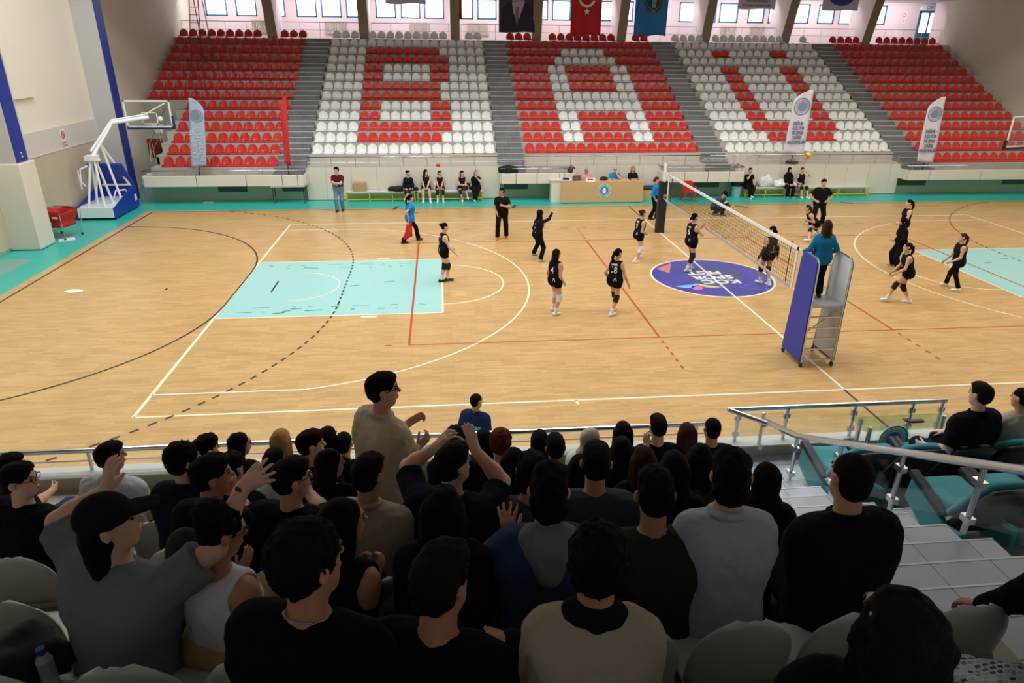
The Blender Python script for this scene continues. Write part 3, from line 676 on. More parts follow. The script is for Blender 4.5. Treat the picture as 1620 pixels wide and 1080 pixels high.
# second backboard at the right edge
e = empty('hanging_backboard', (15.95, 8.2, 2.7), 0.25, 'glass basketball backboard with white frame and black edge pad at the right picture edge', 'backboard')
m = MB()
for a in ((-.6, -.55, 0, 1.25), (.9, .95, 0, 1.25), (-.6, .95, 0, .05), (-.6, .95, 1.2, 1.25)): m.box(a[0], a[1], -.02, .02, a[2], a[3])
m.build('board_frame', M_WHITE, e); m = MB(); m.box(-.58, .93, -.005, .005, .02, 1.22); m.build('backboard_glass', M_GLASS, e)
m = MB(); m.box(-.68, .95, -.05, .05, -.1, .0); m.box(-.7, -.6, -.05, .05, -.1, .3); m.build('board_edge_pad', M_BLACK, e)
m = MB(); m.tube((.6, .1, .5), (4.9, .6, .3), .08); m.tube((4.9, .6, .3), (5.2, .6, -2.7), .1); m.build('support_arm', M_WHITE, e)
# ball cart
bc = empty('ball_cart', (-21.65, 6.15, 0), -0.25, 'red fabric ball cart on thin wheeled legs beside the left padded pillar', 'ball cart')
m = MB(); n = 10; g = []
for j in range(7):
    t = j/6; row = []
    for i in range(25):
        a = 2*math.pi*i/24; rr = (.40+.12*t)*(1-.25*math.sin(math.pi*(1-t))**2*(1-t)); sq = 1/max(abs(math.cos(a)), abs(math.sin(a)))**.55
        row.append((rr*sq*math.cos(a), rr*sq*math.sin(a), .42+.58*t-.07*math.sin(t*3.1)*abs(math.sin(2*a))-(.05*abs(math.sin(2*a)) if j == 6 else 0)))
    g.append(row)
v, f = shell(g, .01); m.add(v, f); m.add([(p[0]*.98, p[1]*.98, .43) for p in g[0][:-1]], [tuple(range(24))]); m.build('fabric_basket', mat('red_fabric', (186, 34, 32), .7, bump=.2, bscale=20), bc, smooth=True)
for sx in (-1, 1):
    for sy in (-1, 1):
        m = MB(); m.tube((sx*.42, sy*.42, .06), (sx*.5, sy*.5, .98), .012); m.build('leg', M_STEEL, bc)
        m = MB(); m.tube((sx*.42-.015, sy*.42, .04), (sx*.42+.015, sy*.42, .04), .04, n=10); m.build('caster', M_BLACK, bc)
m = MB(); m.path([(-.5, -.5, .98), (.5, -.5, .98), (.5, .5, .98), (-.5, .5, .98), (-.5, -.5, .98)], .012); m.build('top_frame', M_BLACK, bc)
m = MB(); m.box(-.14, .1, -.5, -.49, .56, .64); m.box(.2, .42, -.53, -.52, .78, .84); m.build('white_mark', M_WHITE, bc)
e = MB(); e.box(-.25, .25, -.2, .2, 0, .012); o = e.build('paper_sheet', M_WHITE, loc=(-21.35, 5.75, 0), rot=(0, 0, .5)); tag(o, 'white paper sheet lying on the floor under the red ball cart', 'paper')
e = MB(); e.box(-.2, .2, -.06, .06, 0, .02); o = e.build('paper_strip', M_WHITE, loc=(-18.3, 11.75, 0)); tag(o, 'small white strip lying on the teal floor below the left balcony', 'paper')
# tables, desk, lectern
e = empty('folding_table', (-14.75, 11.5, 0), 0, 'small white-topped table with thin black legs below the left balcony', 'table')
m = MB(); m.box(-.72, .72, -.25, .25, .73, .76); m.build('tabletop', M_BOARD, e)
for sx in (-.65, .65):
    for sy in (-.2, .2): m = MB(); m.tube((sx, sy, 0), (sx, sy, .73), .016); m.build('leg', M_BLACK, e)
dk = empty('scorer_desk', (-1.05, 10.75, 0), 0, 'long light wood scorer desk with round blue emblem on its front', 'desk')
m = MB(); m.box(-1.85, 1.85, -.04, 0, .03, .95); m.build('front_panel', M_OAK, dk, bevel=.004)
m = MB(); m.box(-1.85, 1.85, 0, .62, .92, .95); m.build('desk_top', mat('oak_top', (208, 176, 134), .45), dk)
for s in (-1.83, 1.83): m = MB(); m.box(s-.02, s+.02, 0, .6, .03, .92); m.build('side_panel', M_OAK, dk)
def emblem(parent, c, R, m1, m2, m3, y=0):
    m = MB(); disc(m, (c[0], c[1], c[2]), 0, R, 40); m.build('emblem_ground', m1, parent)
    m = MB(); disc(m, (c[0], c[1]-.005, c[2]), R*.9, R*.98, 40); disc(m, (c[0], c[1]-.005, c[2]), R*.62, R*.68, 40); m.build('emblem_ring', m2, parent)
    m = MB(); disc(m, (c[0], c[1]-.005, c[2]), 0, R*.56, 30); m.build('emblem_field', m3, parent)
    m = MB(); m.prism([(c[0]-R*.2, c[2]-R*.45), (c[0]+R*.2, c[2]-R*.45), (c[0]+R*.27, c[2]+R*.05), (c[0]+R*.12, c[2]+R*.4), (c[0]-R*.12, c[2]+R*.4), (c[0]-R*.27, c[2]+R*.05)], 1, c[1]-.014, c[1]-.01); m.build('emblem_figure', m2, parent)
    m = MB()
    for i in range(26):
        a = 2*math.pi*i/26; p = (c[0]+R*.79*math.cos(a), c[2]+R*.79*math.sin(a)); m.box(p[0]-R*.035, p[0]+R*.035, c[1]-.014, c[1]-.01, p[1]-R*.05, p[1]+R*.05)
    m.build('emblem_lettering', m2, parent)
emblem(dk, (.08, -.045, .56), .31, mat('emblem_teal', (40, 140, 160), .5), M_WHITE, mat('emblem_blue', (44, 130, 176), .5))
lc = empty('lectern_block', (-2.86, 11.05, 0), 0, 'white padded square block standing beside the scorer desk', 'lectern')
m = MB(); m.box(-.46, .46, -.2, .25, 0, .97); m.build('block_body', M_PAD, lc, bevel=.02); m = MB(); m.box(-.5, .5, -.24, .3, .97, 1.0); m.build('block_top', mat('pale_top', (214, 216, 214), .4), lc)
e = empty('router', (-2.65, 11.05, 1.0), 0, 'small black box with aerial on top of the white padded block', 'router')
m = MB(); m.box(-.14, .14, -.1, .1, 0, .06); m.build('router_case', M_BLACK, e, bevel=.01); m = MB(); m.tube((-.05, .08, .05), (-.05, .08, .3), .008); m.build('aerial', M_BLACK, e)
e = empty('laptop', (-2.2, 10.95, .95), .1, 'grey laptop open on the scorer desk in front of the man in pink', 'laptop')
m = MB(); m.box(-.2, .2, 0, .26, 0, .015); m.build('keyboard_base', mat('laptop_grey', (110, 108, 116), .4, .4), e); m = MB(); m.prism([(-.02, .015), (0, .015), (-.07, .25), (-.085, .25)], 0, -.2, .2); m.build('laptop_lid', mat('laptop_grey', (110, 108, 116)), e)
e = empty('score_flip_board', (-1.6, 10.8, .95), 0, 'small white card stand with a red arrow on the scorer desk', 'sign')
m = MB(); m.prism([(-.06, 0), (.08, 0), (.01, .16)], 0, -.2, .2); m.build('card', M_WHITE, e); m = MB(); m.prism([(-.14, .08), (-.06, .13), (-.06, .1), (.14, .1), (.14, .05), (-.06, .05), (-.06, .03)], 1, -.066, -.05); m.build('arrow_mark', M_RED, e, rot=(-.4, 0, 0))
e = MB(); e.ball((0, 0, .08), .2, 12, 8, (1, .6, .45)); o = e.build('black_pouch', M_BLACK, loc=(-.95, 11.0, .95), smooth=True); tag(o, 'small black pouch lying on the scorer desk beside the blue polo man', 'pouch')
# benches
def bench(x0, x1, y, k, label):
    e = empty('team_bench', ((x0+x1)/2, y, 0), 0, label, 'bench', 'yellow framed benches'); L = (x1-x0)/2
    m = MB(); m.box(-L, L, -.2, .2, .4, .44); m.build('bench_board', M_BOARD, e, bevel=.005)
    for i in range(k+1):
        xx = -L+.04+(2*L-.08)*i/k
        for sy in (-.17, .17): m = MB(); m.box(xx-.02, xx+.02, sy-.02, sy+.02, 0, .4); m.build('leg', M_YEL, e)
    m = MB(); m.box(-L+.04, L-.04, -.19, -.15, .08, .12); m.box(-L+.04, L-.04, .15, .19, .08, .12); m.box(-L+.02, L-.02, -.19, -.15, .36, .4); m.build('stretcher', M_YEL, e)
bench(-12.35, -9.3, 11.75, 3, 'left half of the far bench, with cardboard box and black jacket on it')
bench(-9.25, -6.3, 11.75, 3, 'yellow framed bench under the letter B rail, with five seated players')
bench(5.95, 8.9, 11.8, 3, 'yellow framed bench next to the light blue bin, white bags on it')
bench(9.0, 12.1, 11.8, 2, 'nearly empty yellow framed bench at the right, end player beside it')
e = MB(); e.box(-.28, .28, -.2, .2, 0, .38); o = e.build('cardboard_box', mat('cardboard', (176, 146, 108), .8, noise=.05), loc=(-11.75, 11.8, .44), bevel=.01); tag(o, 'brown cardboard box on the left end of the far bench', 'box')
def lump(name, m_, loc, sc, label, cat, seed=0, amp=.25, rz=0.):
    rnd = random.Random(seed); mb = MB(); mb.ball((0, 0, 0), 1, 20, 14, (1, 1, 1)); ph = [rnd.uniform(0, 6) for _ in range(6)]; vs = []
    for v in mb.v:
        k = 1+amp*(math.sin(4*v[0]+ph[0])*math.sin(5*v[1]+ph[1])+.5*math.sin(9*v[2]+ph[2])*math.sin(8*v[0]+ph[3]))
        z = v[2]*k; z = max(z, -.6)
        vs.append((v[0]*k*sc[0], v[1]*k*sc[1], (z+.6)*sc[2]))
    mb.v = vs; o = mb.build(name, m_, smooth=True, loc=loc, rot=(0, 0, rz)); return tag(o, label, cat)
M_BKF = mat('black_fabric', (20, 20, 24), .85, bump=.3, bscale=30)
lump('black_jacket', M_BKF, (-10.1, 11.7, .44), (.42, .2, .13), 'black jacket dropped on the far bench left of the seated players', 'jacket', 1)
lump('dark_bag', M_BKF, (-9.35, 11.75, .44), (.18, .14, .09), 'small dark bag on the far bench at the first seated player', 'bag', 2)
lump('dark_bag', M_BKF, (-7.1, 11.85, .44), (.24, .15, .2), 'round black bag between the two last seated people on the far bench', 'bag', 3)
lump('white_bag', M_WHITE, (-8.35, 11.9, .44), (.16, .12, .22), 'white plastic bag behind the players on the far bench', 'bag', 4)
lump('white_bag', mat('clear_plastic_bag', (210, 214, 218), .3), (7.0, 11.9, .44), (.38, .2, .3), 'big pale plastic bag on the right bench beside the woman in black', 'bag', 5)
lump('white_towel', M_WHITE, (7.75, 11.75, .44), (.36, .22, .2), 'crumpled white towel hanging over the right bench', 'towel', 6, .4)
lump('white_towel', M_WHITE, (8.5, 11.8, .44), (.3, .2, .16), 'folded white cloth on the right bench beside the headscarf player', 'towel', 7, .2)
for i, x in enumerate((-10.9, -9.05, -6.95, -7.5)):
    e = empty('water_bottle', (x, 11.7, .44), 0, 'small clear water bottle on the far bench, %s from the left' % ORD[i], 'bottle', 'water bottles on the bench')
    m = MB(); m.tube((0, 0, 0), (0, 0, .17), .035, n=12); m.tube((0, 0, .17), (0, 0, .21), .035, .014, n=12); m.build('bottle_body', mat('clear_plastic', (200, 215, 225), .1, alpha=.5), e, smooth=False)
    m = MB(); m.tube((0, 0, .205), (0, 0, .23), .016, n=10); m.build('bottle_cap', mat('pink_cap', (200, 120, 150)) if i == 0 else M_BLUE, e)
lump('black_jacket', M_BKF, (-5.2, 11.45, 1.24), (.4, .16, .2), 'black jacket thrown over the left corner of the balcony above the seated blonde woman', 'jacket', 8)
lump('dark_red_bag', mat('dark_red_fabric', (96, 26, 34), .8), (-2.4, 11.4, 1.24), (.12, .1, .14), 'small dark red bag on the balcony edge above the white block', 'bag', 9)
# backpack
bp = empty('backpack', (-2.15, 11.35, 0), 0, 'black and red backpack standing on the floor between white block and desk', 'backpack')
m = MB(); m.ball((0, 0, .42), .3, 14, 10, (.75, .6, 1.35)); m.build('backpack_body', mat('black_nylon', (24, 24, 34), .7), bp, smooth=True)
m = MB(); m.ball((0, 0, .74), .2, 12, 8, (.85, .7, .45)); m.build('backpack_top', mat('red_nylon', (150, 40, 50), .7), bp, smooth=True)
m = MB(); m.ball((0, -.15, .3), .17, 10, 8, (.9, .6, 1)); m.build('front_pocket', mat('black_nylon', (24, 24, 34)), bp, smooth=True)
for sx in (-.14, .2): lump('sneaker', M_WHITE, (-2.15+sx, 11.0, 0), (.07, .15, .07), 'white sneaker in front of the black backpack, %s one' % ('left' if sx < 0 else 'right'), 'shoe', 10, .05)
# red chair, bin
rc_ = empty('garden_chair', (2.98, 10.9, 0), .0, 'red plastic garden chair empty behind the net', 'chair')
for sx in (-1, 1):
    for sy in (-1, 1): m = MB(); m.tube((sx*.27, sy*.26, 0), (sx*.22, sy*.2, .44), .03, .035); m.build('leg', M_RED, rc_)
    m = MB(); m.path([(sx*.25, -.2, .42), (sx*.27, -.2, .64), (sx*.26, .2, .66)], .025); m.build('armrest', M_RED, rc_)
m = MB(); m.box(-.24, .24, -.23, .23, .42, .46); m.build('seat', M_RED, rc_, bevel=.015)
m = MB(); m.prism([(-.23, .44), (.23, .44), (.24, .78), (.17, .88), (-.17, .88), (-.24, .78)], 1, .2, .235); m.build('backrest', M_RED, rc_, bevel=.012)
e = empty('waste_bin', (5.62, 11.85, 0), 0, 'light blue waste bin with black bag liner beside the right bench', 'bin')
m = MB(); m.tube((0, 0, 0), (0, 0, .6), .2, .25, n=18); m.build('bin_body', mat('pale_blue_plastic', (150, 200, 222), .4), e, smooth=False)
m = MB(); m.tube((0, 0, .5), (0, 0, .68), .27, .29, n=18); m.build('bin_liner', M_BLACK, e)
e = empty('vip_bench_seat', (1.6, 11.6, 0), 0, 'low wooden bench with dark cushion right of the scorer desk', 'bench')
m = MB(); m.box(-.7, .6, -.25, .25, 0, .42); m.build('bench_body', M_OAK, e); m = MB(); m.box(-.7, .6, -.25, .25, .42, .56); m.build('cushion', mat('dark_cushion', (44, 44, 54), .7), e, bevel=.03)
lump('orange_bag', mat('orange_fabric', (176, 92, 44), .8), (1.9, 11.6, .56), (.2, .14, .2), 'orange and brown bag on the dark cushion behind the second referee', 'bag', 11)
for i, (x, y) in enumerate(((10.05, 10.5), (4.9, 10.4))):
    pass
def floor_marker(px, py, ang, label):
    p = at(px, py, 2, 0); m = MB(); m.box(-.04, .04, -.28, .28, 0, .012); o = m.build('floor_cable', M_BLACK, loc=(p[0], p[1], 0), rot=(0, 0, ang)); tag(o, label, 'cable cover')
floor_marker(1340, 321, .9, 'short black strip on the teal floor left of the man with hands on hips')
floor_marker(1173, 327, .9, 'short dark strip on the floor edge right of the crouching photographer')
def plate(px, py, label):
    p = at(px, py, 2, 0); m = MB(); m.box(-.07, .07, -.3, .3, 0, .01); o = m.build('socket_cover', mat('brown_plate', (88, 62, 62), .5), loc=(p[0], p[1], 0), rot=(0, 0, -.25)); tag(o, label, 'floor cover')
plate(626, 329, 'small brown floor socket cover near the flag official'); plate(813, 327, 'small brown floor socket cover near the man in black with orange shoes')
p = at(116, 460, 2, 0); m = MB(); m.prism([(-.25, -.05), (0, -.16), (.28, -.06), (.22, .1), (-.1, .15)], 2, 0, .004); o = m.build('paper_scrap', M_WHITE, loc=(p[0], p[1], 0)); tag(o, 'flat white scrap lying on the wood floor at the far left', 'paper')
for px, py, lb in ((262, 456, 'left empty floor'),): pass
# feather flags
def feather(px0, py0, px1, py1, wpx, m_, label, rows, lean, emb=True, name='feather_flag', vertical=None, txt=None):
    base = at(px0, py0, 1, 11.9); top = at(px1, py1, 1, 11.9); bz = 1.0 if base[2] < 1.8 else 1.43
    e = empty(name, (base[0], 11.9 if bz < 1.2 else 12.3, bz), 0, label, 'flag', 'feather flags on the far stand')
    H = top[2]-bz; dx = top[0]-base[0]; z0 = base[2]-bz; wd = wpx
    m = MB(); m.tube((0, .06, 0), (dx*.15, .06, z0+.1), .02); m.tube((dx*.15, .06, z0+.1), (dx-.02, .06, H*.93), .012); m.build('flag_pole', M_BLACK, e)
    m = MB(); disc(m, (0, 0, .03), 0, .3, 18, ax='z', th=.07); m.build('weight_ring', M_BLACK, e)
    g = []; N = 22
    for j in range(N+1):
        t = j/N; z = z0+(H-z0)*t; c = dx*(z0+(H-z0)*t)/H; row = []
        rise = 0 if t < .8 else ((t-.8)/.2)**2*.75
        for i in range(7):
            s = i/6; x = c+(s)*wd if lean > 0 else c-(s)*wd
            xx = c+(wd*(s*(1-rise)+rise) if lean > 0 else -wd*(s*(1-rise)+rise)); dz = -.12*s*(1-t)**6
            row.append((xx-wd*.5*(1 if lean > 0 else -1), .03*math.sin(5*t+3*s), z+dz))
        g.append(row)
    v, f = shell(g, .006); m = MB(); m.add(v, f); m.build('flag_cloth', m_, e, smooth=True)
    cx = lambda z: dx*z/H
    if emb:
        zc = z0+(H-z0)*.74; m = MB(); gy = mat('flag_print', (120, 134, 160), .7)
        disc(m, (cx(zc), -.035, zc), wd*.36, wd*.42, 30, th=.004); disc(m, (cx(zc), -.035, zc), wd*.0, wd*.24, 20, th=.004); disc(m, (cx(zc), -.035, zc), wd*.28, wd*.31, 30, th=.003); m.build('flag_emblem', gy, e)
    gy2 = mat('flag_letters', (84, 96, 116), .7)
    for q, s_ in enumerate(rows):
        z = z0+(H-z0)*(.47-.075*q); text_obj(s_, .2, gy2, 'flag_lettering', e, FACE_CAM((cx(z), -.045, z)), .75, .002, .006)
    if vertical:
        for q, s_ in enumerate(vertical):
            z = z0+(H-z0)*.33; text_obj(s_, .26, mat('flag_white_print', (196, 206, 224)), 'flag_lettering', e, axes((cx(z)-.13+.26*q, -.045, z), (0, 0, 1), (-1, 0, 0), (0, -1, 0)), 1.0, .002, .004)
    return e
rows_ = ['SAĞLIK -', 'KÜLTÜR', 'VE SPOR', 'DAİRE', 'BAŞKANLIĞI']
feather(1262, 243, 1280, 143, .92, mat('white_flag_cloth', (214, 210, 224), .8), 'white feather flag with round emblem and dark lettering in front of the letter Ü block', rows_, 1)
feather(1464, 255, 1484, 153, .82, mat('white_flag_cloth', (214, 210, 224), .8), 'white feather flag with round emblem and dark lettering at the right red block', rows_, 1)
feather(312, 262, 310, 155, .62, mat('pale_blue_flag_cloth', (168, 184, 206), .8), 'pale blue feather flag with white vertical lettering near the left balcony', [], -1, vertical=['BALIKESİR', 'ÜNİVERSİTESİ'])
feather(454, 258, 447, 152, .26, mat('red_flag_cloth', (196, 44, 48), .8), 'narrow red feather flag edge-on beside the left stairs', [], 1, emb=False)
# hanging banners
def banner(x0, x1, zb, y, m_, label, name, wave=.05):
    e = empty(name, ((x0+x1)/2, y, zb), 0, label, 'banner'); L = (x1-x0)/2; g = []
    for j in range(13):
        t = j/12; g.append([(-L+2*L*i/16*(1), wave*math.sin(i*.9+t)*(1-.5*t), 3.2*t-.06*wave*20*math.sin(i*.4)*(1-t)) for i in range(17)])
    v, f = shell(g, .008); m = MB(); m.add(v, f); m.build('cloth', m_, e, smooth=True); m = MB(); m.tube((-L-.1, 0, 3.22), (L+.1, 0, 3.22), .025); m.tube((-L, 0, 3.22), (-L, 0, 4.2), .01); m.tube((L, 0, 3.22), (L, 0, 4.2), .01); m.build('hanging_rod', M_STEEL, e)
    return e
e = banner(-4.59, -2.5, 7.1, 24.0, mat('portrait_ground', (58, 62, 86), .7, noise=.25, nscale=1.2), 'dark hanging portrait banner of a man in a suit with grey tie', 'portrait_banner', .02)
def fl(pts, y, m_, nm): m = MB(); m.prism(pts, 1, y, y+.006); m.build(nm, m_, e)
fl([(-.95, 0.05), (.98, 0.05), (.95, 1.2), (.5, 1.55), (-.45, 1.6), (-.9, 1.2)], -.05, mat('dark_suit_print', (34, 28, 52), .7), 'suit_print')
fl([(-.3, 1.55), (.45, 1.6), (.15, .8), (.0, .55), (-.2, 1.0)], -.06, mat('shirt_print', (190, 178, 200), .7), 'shirt_print')
fl([(-.08, 1.35), (.12, 1.35), (.1, .8), (.0, .3), (-.12, .8)], -.07, mat('tie_print', (120, 112, 130), .7), 'tie_print')
fl([(-.28, 1.55), (.4, 1.6), (.42, 2.2), (-.3, 2.2)], -.065, mat('face_print', (190, 148, 140), .7), 'face_print')
e = banner(-.41, 1.39, 6.96, 24.0, mat('red_banner_cloth', (196, 20, 30), .7), 'red hanging flag with white star and crescent', 'national_flag')
pts = []
for i in range(10): a = math.pi/2+2*math.pi*i/10; rr = .2 if i % 2 == 0 else .08; pts.append((.02+rr*math.cos(a), 1.27+rr*math.sin(a)))
fl(pts, -.08, M_WHITE, 'star')
pts = [(.0+.5*math.cos(a), 2.0+.5*math.sin(a)) for a in np.linspace(math.radians(200), math.radians(340), 15)]+[(.0+.42*math.cos(a), 2.07+.44*math.sin(a)) for a in np.linspace(math.radians(338), math.radians(202), 15)]
fl(pts, -.08, M_WHITE, 'crescent')
e = banner(3.36, 5.31, 6.99, 24.0, mat('blue_banner_cloth', (34, 124, 196), .7), 'bright blue hanging banner with round dark emblem', 'emblem_banner')
m = MB(); disc(m, (0.1, -.07, 1.75), .0, .58, 40); m.build('emblem_ground', mat('emblem_dark', (38, 62, 62), .7), e)
m = MB(); disc(m, (0.1, -.078, 1.75), .52, .545, 40); disc(m, (0.1, -.078, 1.75), .36, .385, 40); disc(m, (.1, -.078, 1.85), 0, .14, 20); m.box(-.02, .22, -.085, -.078, 1.5, 1.72); m.build('emblem_ring', mat('emblem_pale', (120, 170, 185), .7), e)
text_obj('1992', .16, mat('emblem_pale', (120, 170, 185)), 'emblem_letters', e, FACE_CAM((.1, -.085, 1.3)))
wb = mat('white_banner_cloth', (206, 200, 218), .7)
for x0, x1, lb in ((-10.96, -8.7, 'plain white banner edge hanging above the letter B block'), (9.51, 11.79, 'white hanging banner with two dark lines of lettering'), (14.7, 16.96, 'white hanging banner with a blue oval at its lower edge')):
    e = banner(x0, x1, 8.5, 24.0, wb, lb, 'white_banner', .02)
    if x0 > 9 and x0 < 10:
        text_obj('TÜRKİYE ÜNİVERSİTE', .15, M_BLACK, 'banner_lettering', e, FACE_CAM((0, -.05, .42))); text_obj('SPORLARI FEDERASYONU', .15, M_BLACK, 'banner_lettering', e, FACE_CAM((0, -.05, .2)))
    if x0 > 14: m = MB(); m.ball((0, -.03, .75), .5, 24, 12, (1.6, .05, 1)); m.build('oval_mark', mat('oval_blue', (44, 60, 160), .6), e, smooth=True)
e = MB(); e.box(-.09, .09, -.05, .05, 0, 1.2); o = e.build('red_pennant', mat('dark_red_cloth', (130, 14, 30), .7), loc=(-6.78, 23.9, 7.75)); tag(o, 'narrow dark red pennant on the right side of a leaning beam beside a bright window', 'pennant')
# ladder on the upper left rows
ld = empty('steel_ladder', (-20.3, 20.0, 4.3), 0, 'thin dark steel ladder tower standing among the upper left red seats', 'ladder')
for a, b in (((-.15, -1.2, 0), (-.0, 0.1, 4.4)), ((.45, -1.2, 0), (.4, 0.1, 4.4)), ((.0, 1.0, .9), (.1, .3, 4.4)), ((.5, 1.0, .9), (.5, .3, 4.4))):
    m = MB(); m.tube(a, b, .022); m.build('stile', mat('dark_steel', (74, 72, 70), .5, .6), ld)
for q in range(13):
    t = (q+.5)/13; m = MB(); m.tube((-.15+.15*t, -1.2+1.3*t, 4.6*t), (.45-.05*t, -1.2+1.3*t, 4.6*t), .014); m.build('rung', mat('dark_steel', (74, 72, 70)), ld)
m = MB(); m.box(-.05, .5, 0.05, .35, 4.35, 4.42); m.build('top_plate', mat('dark_steel', (74, 72, 70)), ld)
# extinguisher corner, left stair rail
e = empty('fire_hose_cabinet', (-21.15, 14.6, 1.5), 0, 'red fire hose cabinet in the dark corner left of the far stand', 'cabinet')
m = MB(); m.box(-.3, .3, -.12, .12, 0, .85); m.build('cabinet_body', mat('cabinet_red', (104, 24, 16), .6), e, bevel=.01); m = MB(); m.box(-.25, .25, -.14, -.12, .05, .8); m.build('cabinet_door', mat('cabinet_red', (176, 34, 24)), e)
e = empty('stair_rail', (-20.75, 13.2, 1.37), 0, 'steel stair handrail climbing at the left end of the far stand', 'railing')
for dx in (0, .12):
    for q in range(3): m = MB(); y = q*1.3; m.tube((dx-.1, y, .49*y/1.0), (dx-.1, y, .49*y+.95), .022); m.build('post', M_STEEL, e)
m = MB(); m.path([(-.1, -.2, .2), (-.1, 0, .95), (-.1, 2.6, .95+1.27)], .025); m.tube((-.1, 0, .5), (-.1, 2.6, 1.75), .014); m.build('handrail', M_STEEL, e)
e = MB(); e.box(-20.75, -20.65, RY(0), RY(5), 0, 1.7); e.prism([(RY(0), 0), (RY(5), 0), (RY(5), RZ(4)), (RY(0), RZ(-1))], 0, -20.78, -20.7); o = e.build('wall_stand_end', M_CONC); struct(o)
e = MB(); e.box(-22.5, -20.75, RY(5)+.01, RY(5)+.2, 0, RZ(5)); o = e.build('wall_passage', M_CONC); struct(o)
# volleyball in the air
p = at(1278, 246, 1, 2.5); vb = empty('volleyball', tuple(p), 0, 'yellow and blue-black volleyball in the air above the net', 'ball')
m = MB(); m.ball((0, 0, 0), .105, 24, 16); m.build('ball_shell', mat('ball_yellow', (222, 172, 30), .45), vb, smooth=True)
m = MB(); pts = [(.107*math.cos(a)*math.cos(.5*math.sin(a*2)), .107*math.sin(a)*math.cos(.5*math.sin(a*2)), .107*math.sin(.5*math.sin(a*2))) for a in np.linspace(0, 2*math.pi, 33)]; m.path(pts, .014, 6); m.build('ball_stripe', mat('ball_dark', (50, 42, 60), .45), vb, rot=(1.2, .3, .5))
p = at(693, 260, 1, 12.05); e = MB(); e.box(-.09, .09, -.05, .05, 0, .12); o = e.build('small_red_box', M_RED, loc=(p[0], 12.06, 1.42)); tag(o, 'tiny red object standing on top of the padded wall above the seated players', 'box')
# ================================================================ near stand
JY = lambda j: -16.95+0.835*(4-j)
JZ = lambda j: 3.8-0.407*(4-j)
mb = MB()
mb.box(-22.5, 22.5, -12.40, -12.22, 0, 1.93)
mb.box(-22.5, -5.45, JY(0), -12.40, 0, 1.765); mb.box(-5.45, 22.5, JY(0), -12.40, 0, 1.58)
for j in range(0, 10): mb.box(-22.5, -5.45, JY(j+1)-.02, JY(j), max(0, JZ(j)-.6), JZ(j))
mb.box(-22.5, 22.5, -27, JY(10), 0, JZ(9))
# vip terraces
mb.box(-4.2, 4.2, -14.05, -12.40, 0, 1.765); mb.box(-4.2, 4.2, -15.4, -14.05, 0, 2.17); mb.box(-4.2, 4.2, -16.9, -15.4, 0, 2.58); mb.box(-4.2, 4.2, -18.5, -16.9, 0, 3.2)
mb.box(4.2, 22.5, -14.2, -12.4, 0, 1.765)
near = mb.build('grandstand_near', mat('near_concrete', (158, 152, 138), .7, noise=.06, nscale=1.5)); struct(near)
st = MB(); nz = MB()
q = -1.0
st.box(-5.45, -4.2, -12.775, -12.40, 1.601, 1.765)
while q <= 8.01:
    y = JY(q); z = JZ(q)
    st.box(-5.45, -4.2, y-.4175-.01, y, z-.35, z); nz.box(-5.45, -4.2, y-.012, y+.004, z-.012, z+.003)
    q += .5
for z_, y0, y1 in ((1.765, -14.05, -12.40), (2.17, -15.4, -14.05), (2.58, -16.9, -15.4)): st.box(-4.2, 4.2, y0, y1, z_, z_+.006); nz.box(-4.2, 4.2, y1-.012, y1+.004, z_-.012, z_+.009)
st.build('stair_flight', M_TILEN, near); nz.build('stair_nosing', mat('white_nosing', (228, 232, 238), .4), near)
m = MB(); m.box(-22.5, 22.5, -12.42, -12.20, 1.93, 1.945); m.build('kerb_coping', mat('pale_kerb', (196, 197, 192), .45, noise=.05), near)
mb = MB(); mb.box(-22.5, 22.5, -12.22, -12.12, 0, 1.9); o = mb.build('trim_near_padding', M_PADW); struct(o)
# near low rail
e = empty('kerb_rail', (-13.0, -12.26, 1.94), 0, 'low shiny steel rail along the kerb in front of the near spectators', 'railing')
m = MB(); m.tube((-9, 0, .255), (8.2, 0, .255), .03, n=12); m.build('top_rail', M_STEEL, e, smooth=False)
m = MB(); m.tube((-9, 0, .12), (8.2, 0, .12), .01); m.build('lower_rail', M_STEEL, e)
x = -8.4
while x < 8.2:
    m = MB(); m.tube((x, 0, 0), (x, 0, .24), .02, n=10); m.build('post', M_STEEL, e); x += 1.02
# VIP glass rail
gr = empty('glass_rail', (-3.2, -12.28, 1.94), 0, 'steel and clear glass railing at the front edge of the armchair area', 'railing')
m = MB(); m.path([(-1.15, -.32, .42), (-1.5, 0.02, .44), (1.35, .02, .44)], .03, 12); m.build('top_rail', M_STEEL, gr)
for x in (-1.38, -.75, .13, .9, 1.3):
    m = MB(); m.tube((x, 0, 0), (x, 0, .43), .022); m.box(x-.04, x+.04, -.015, .015, .08, .14); m.box(x-.04, x+.04, -.015, .015, .3, .36); m.build('post', M_STEEL, gr)
m = MB(); m.box(-1.4, 1.3, -.006, .006, .06, .38); m.build('glass_panel', M_GLASS, gr)
sr = empty('stair_glass_rail', (-4.3, -13.17, 1.93), 0, 'sloping steel handrail with glass panels dividing the stairs from the armchairs', 'railing')
sl = .505
m = MB(); m.path([(-.05, .68, .41), (0, .0, .60), (0, -4.6, .60+sl*4.6)], .034, 12); m.build('handrail', M_STEEL, sr, smooth=False)
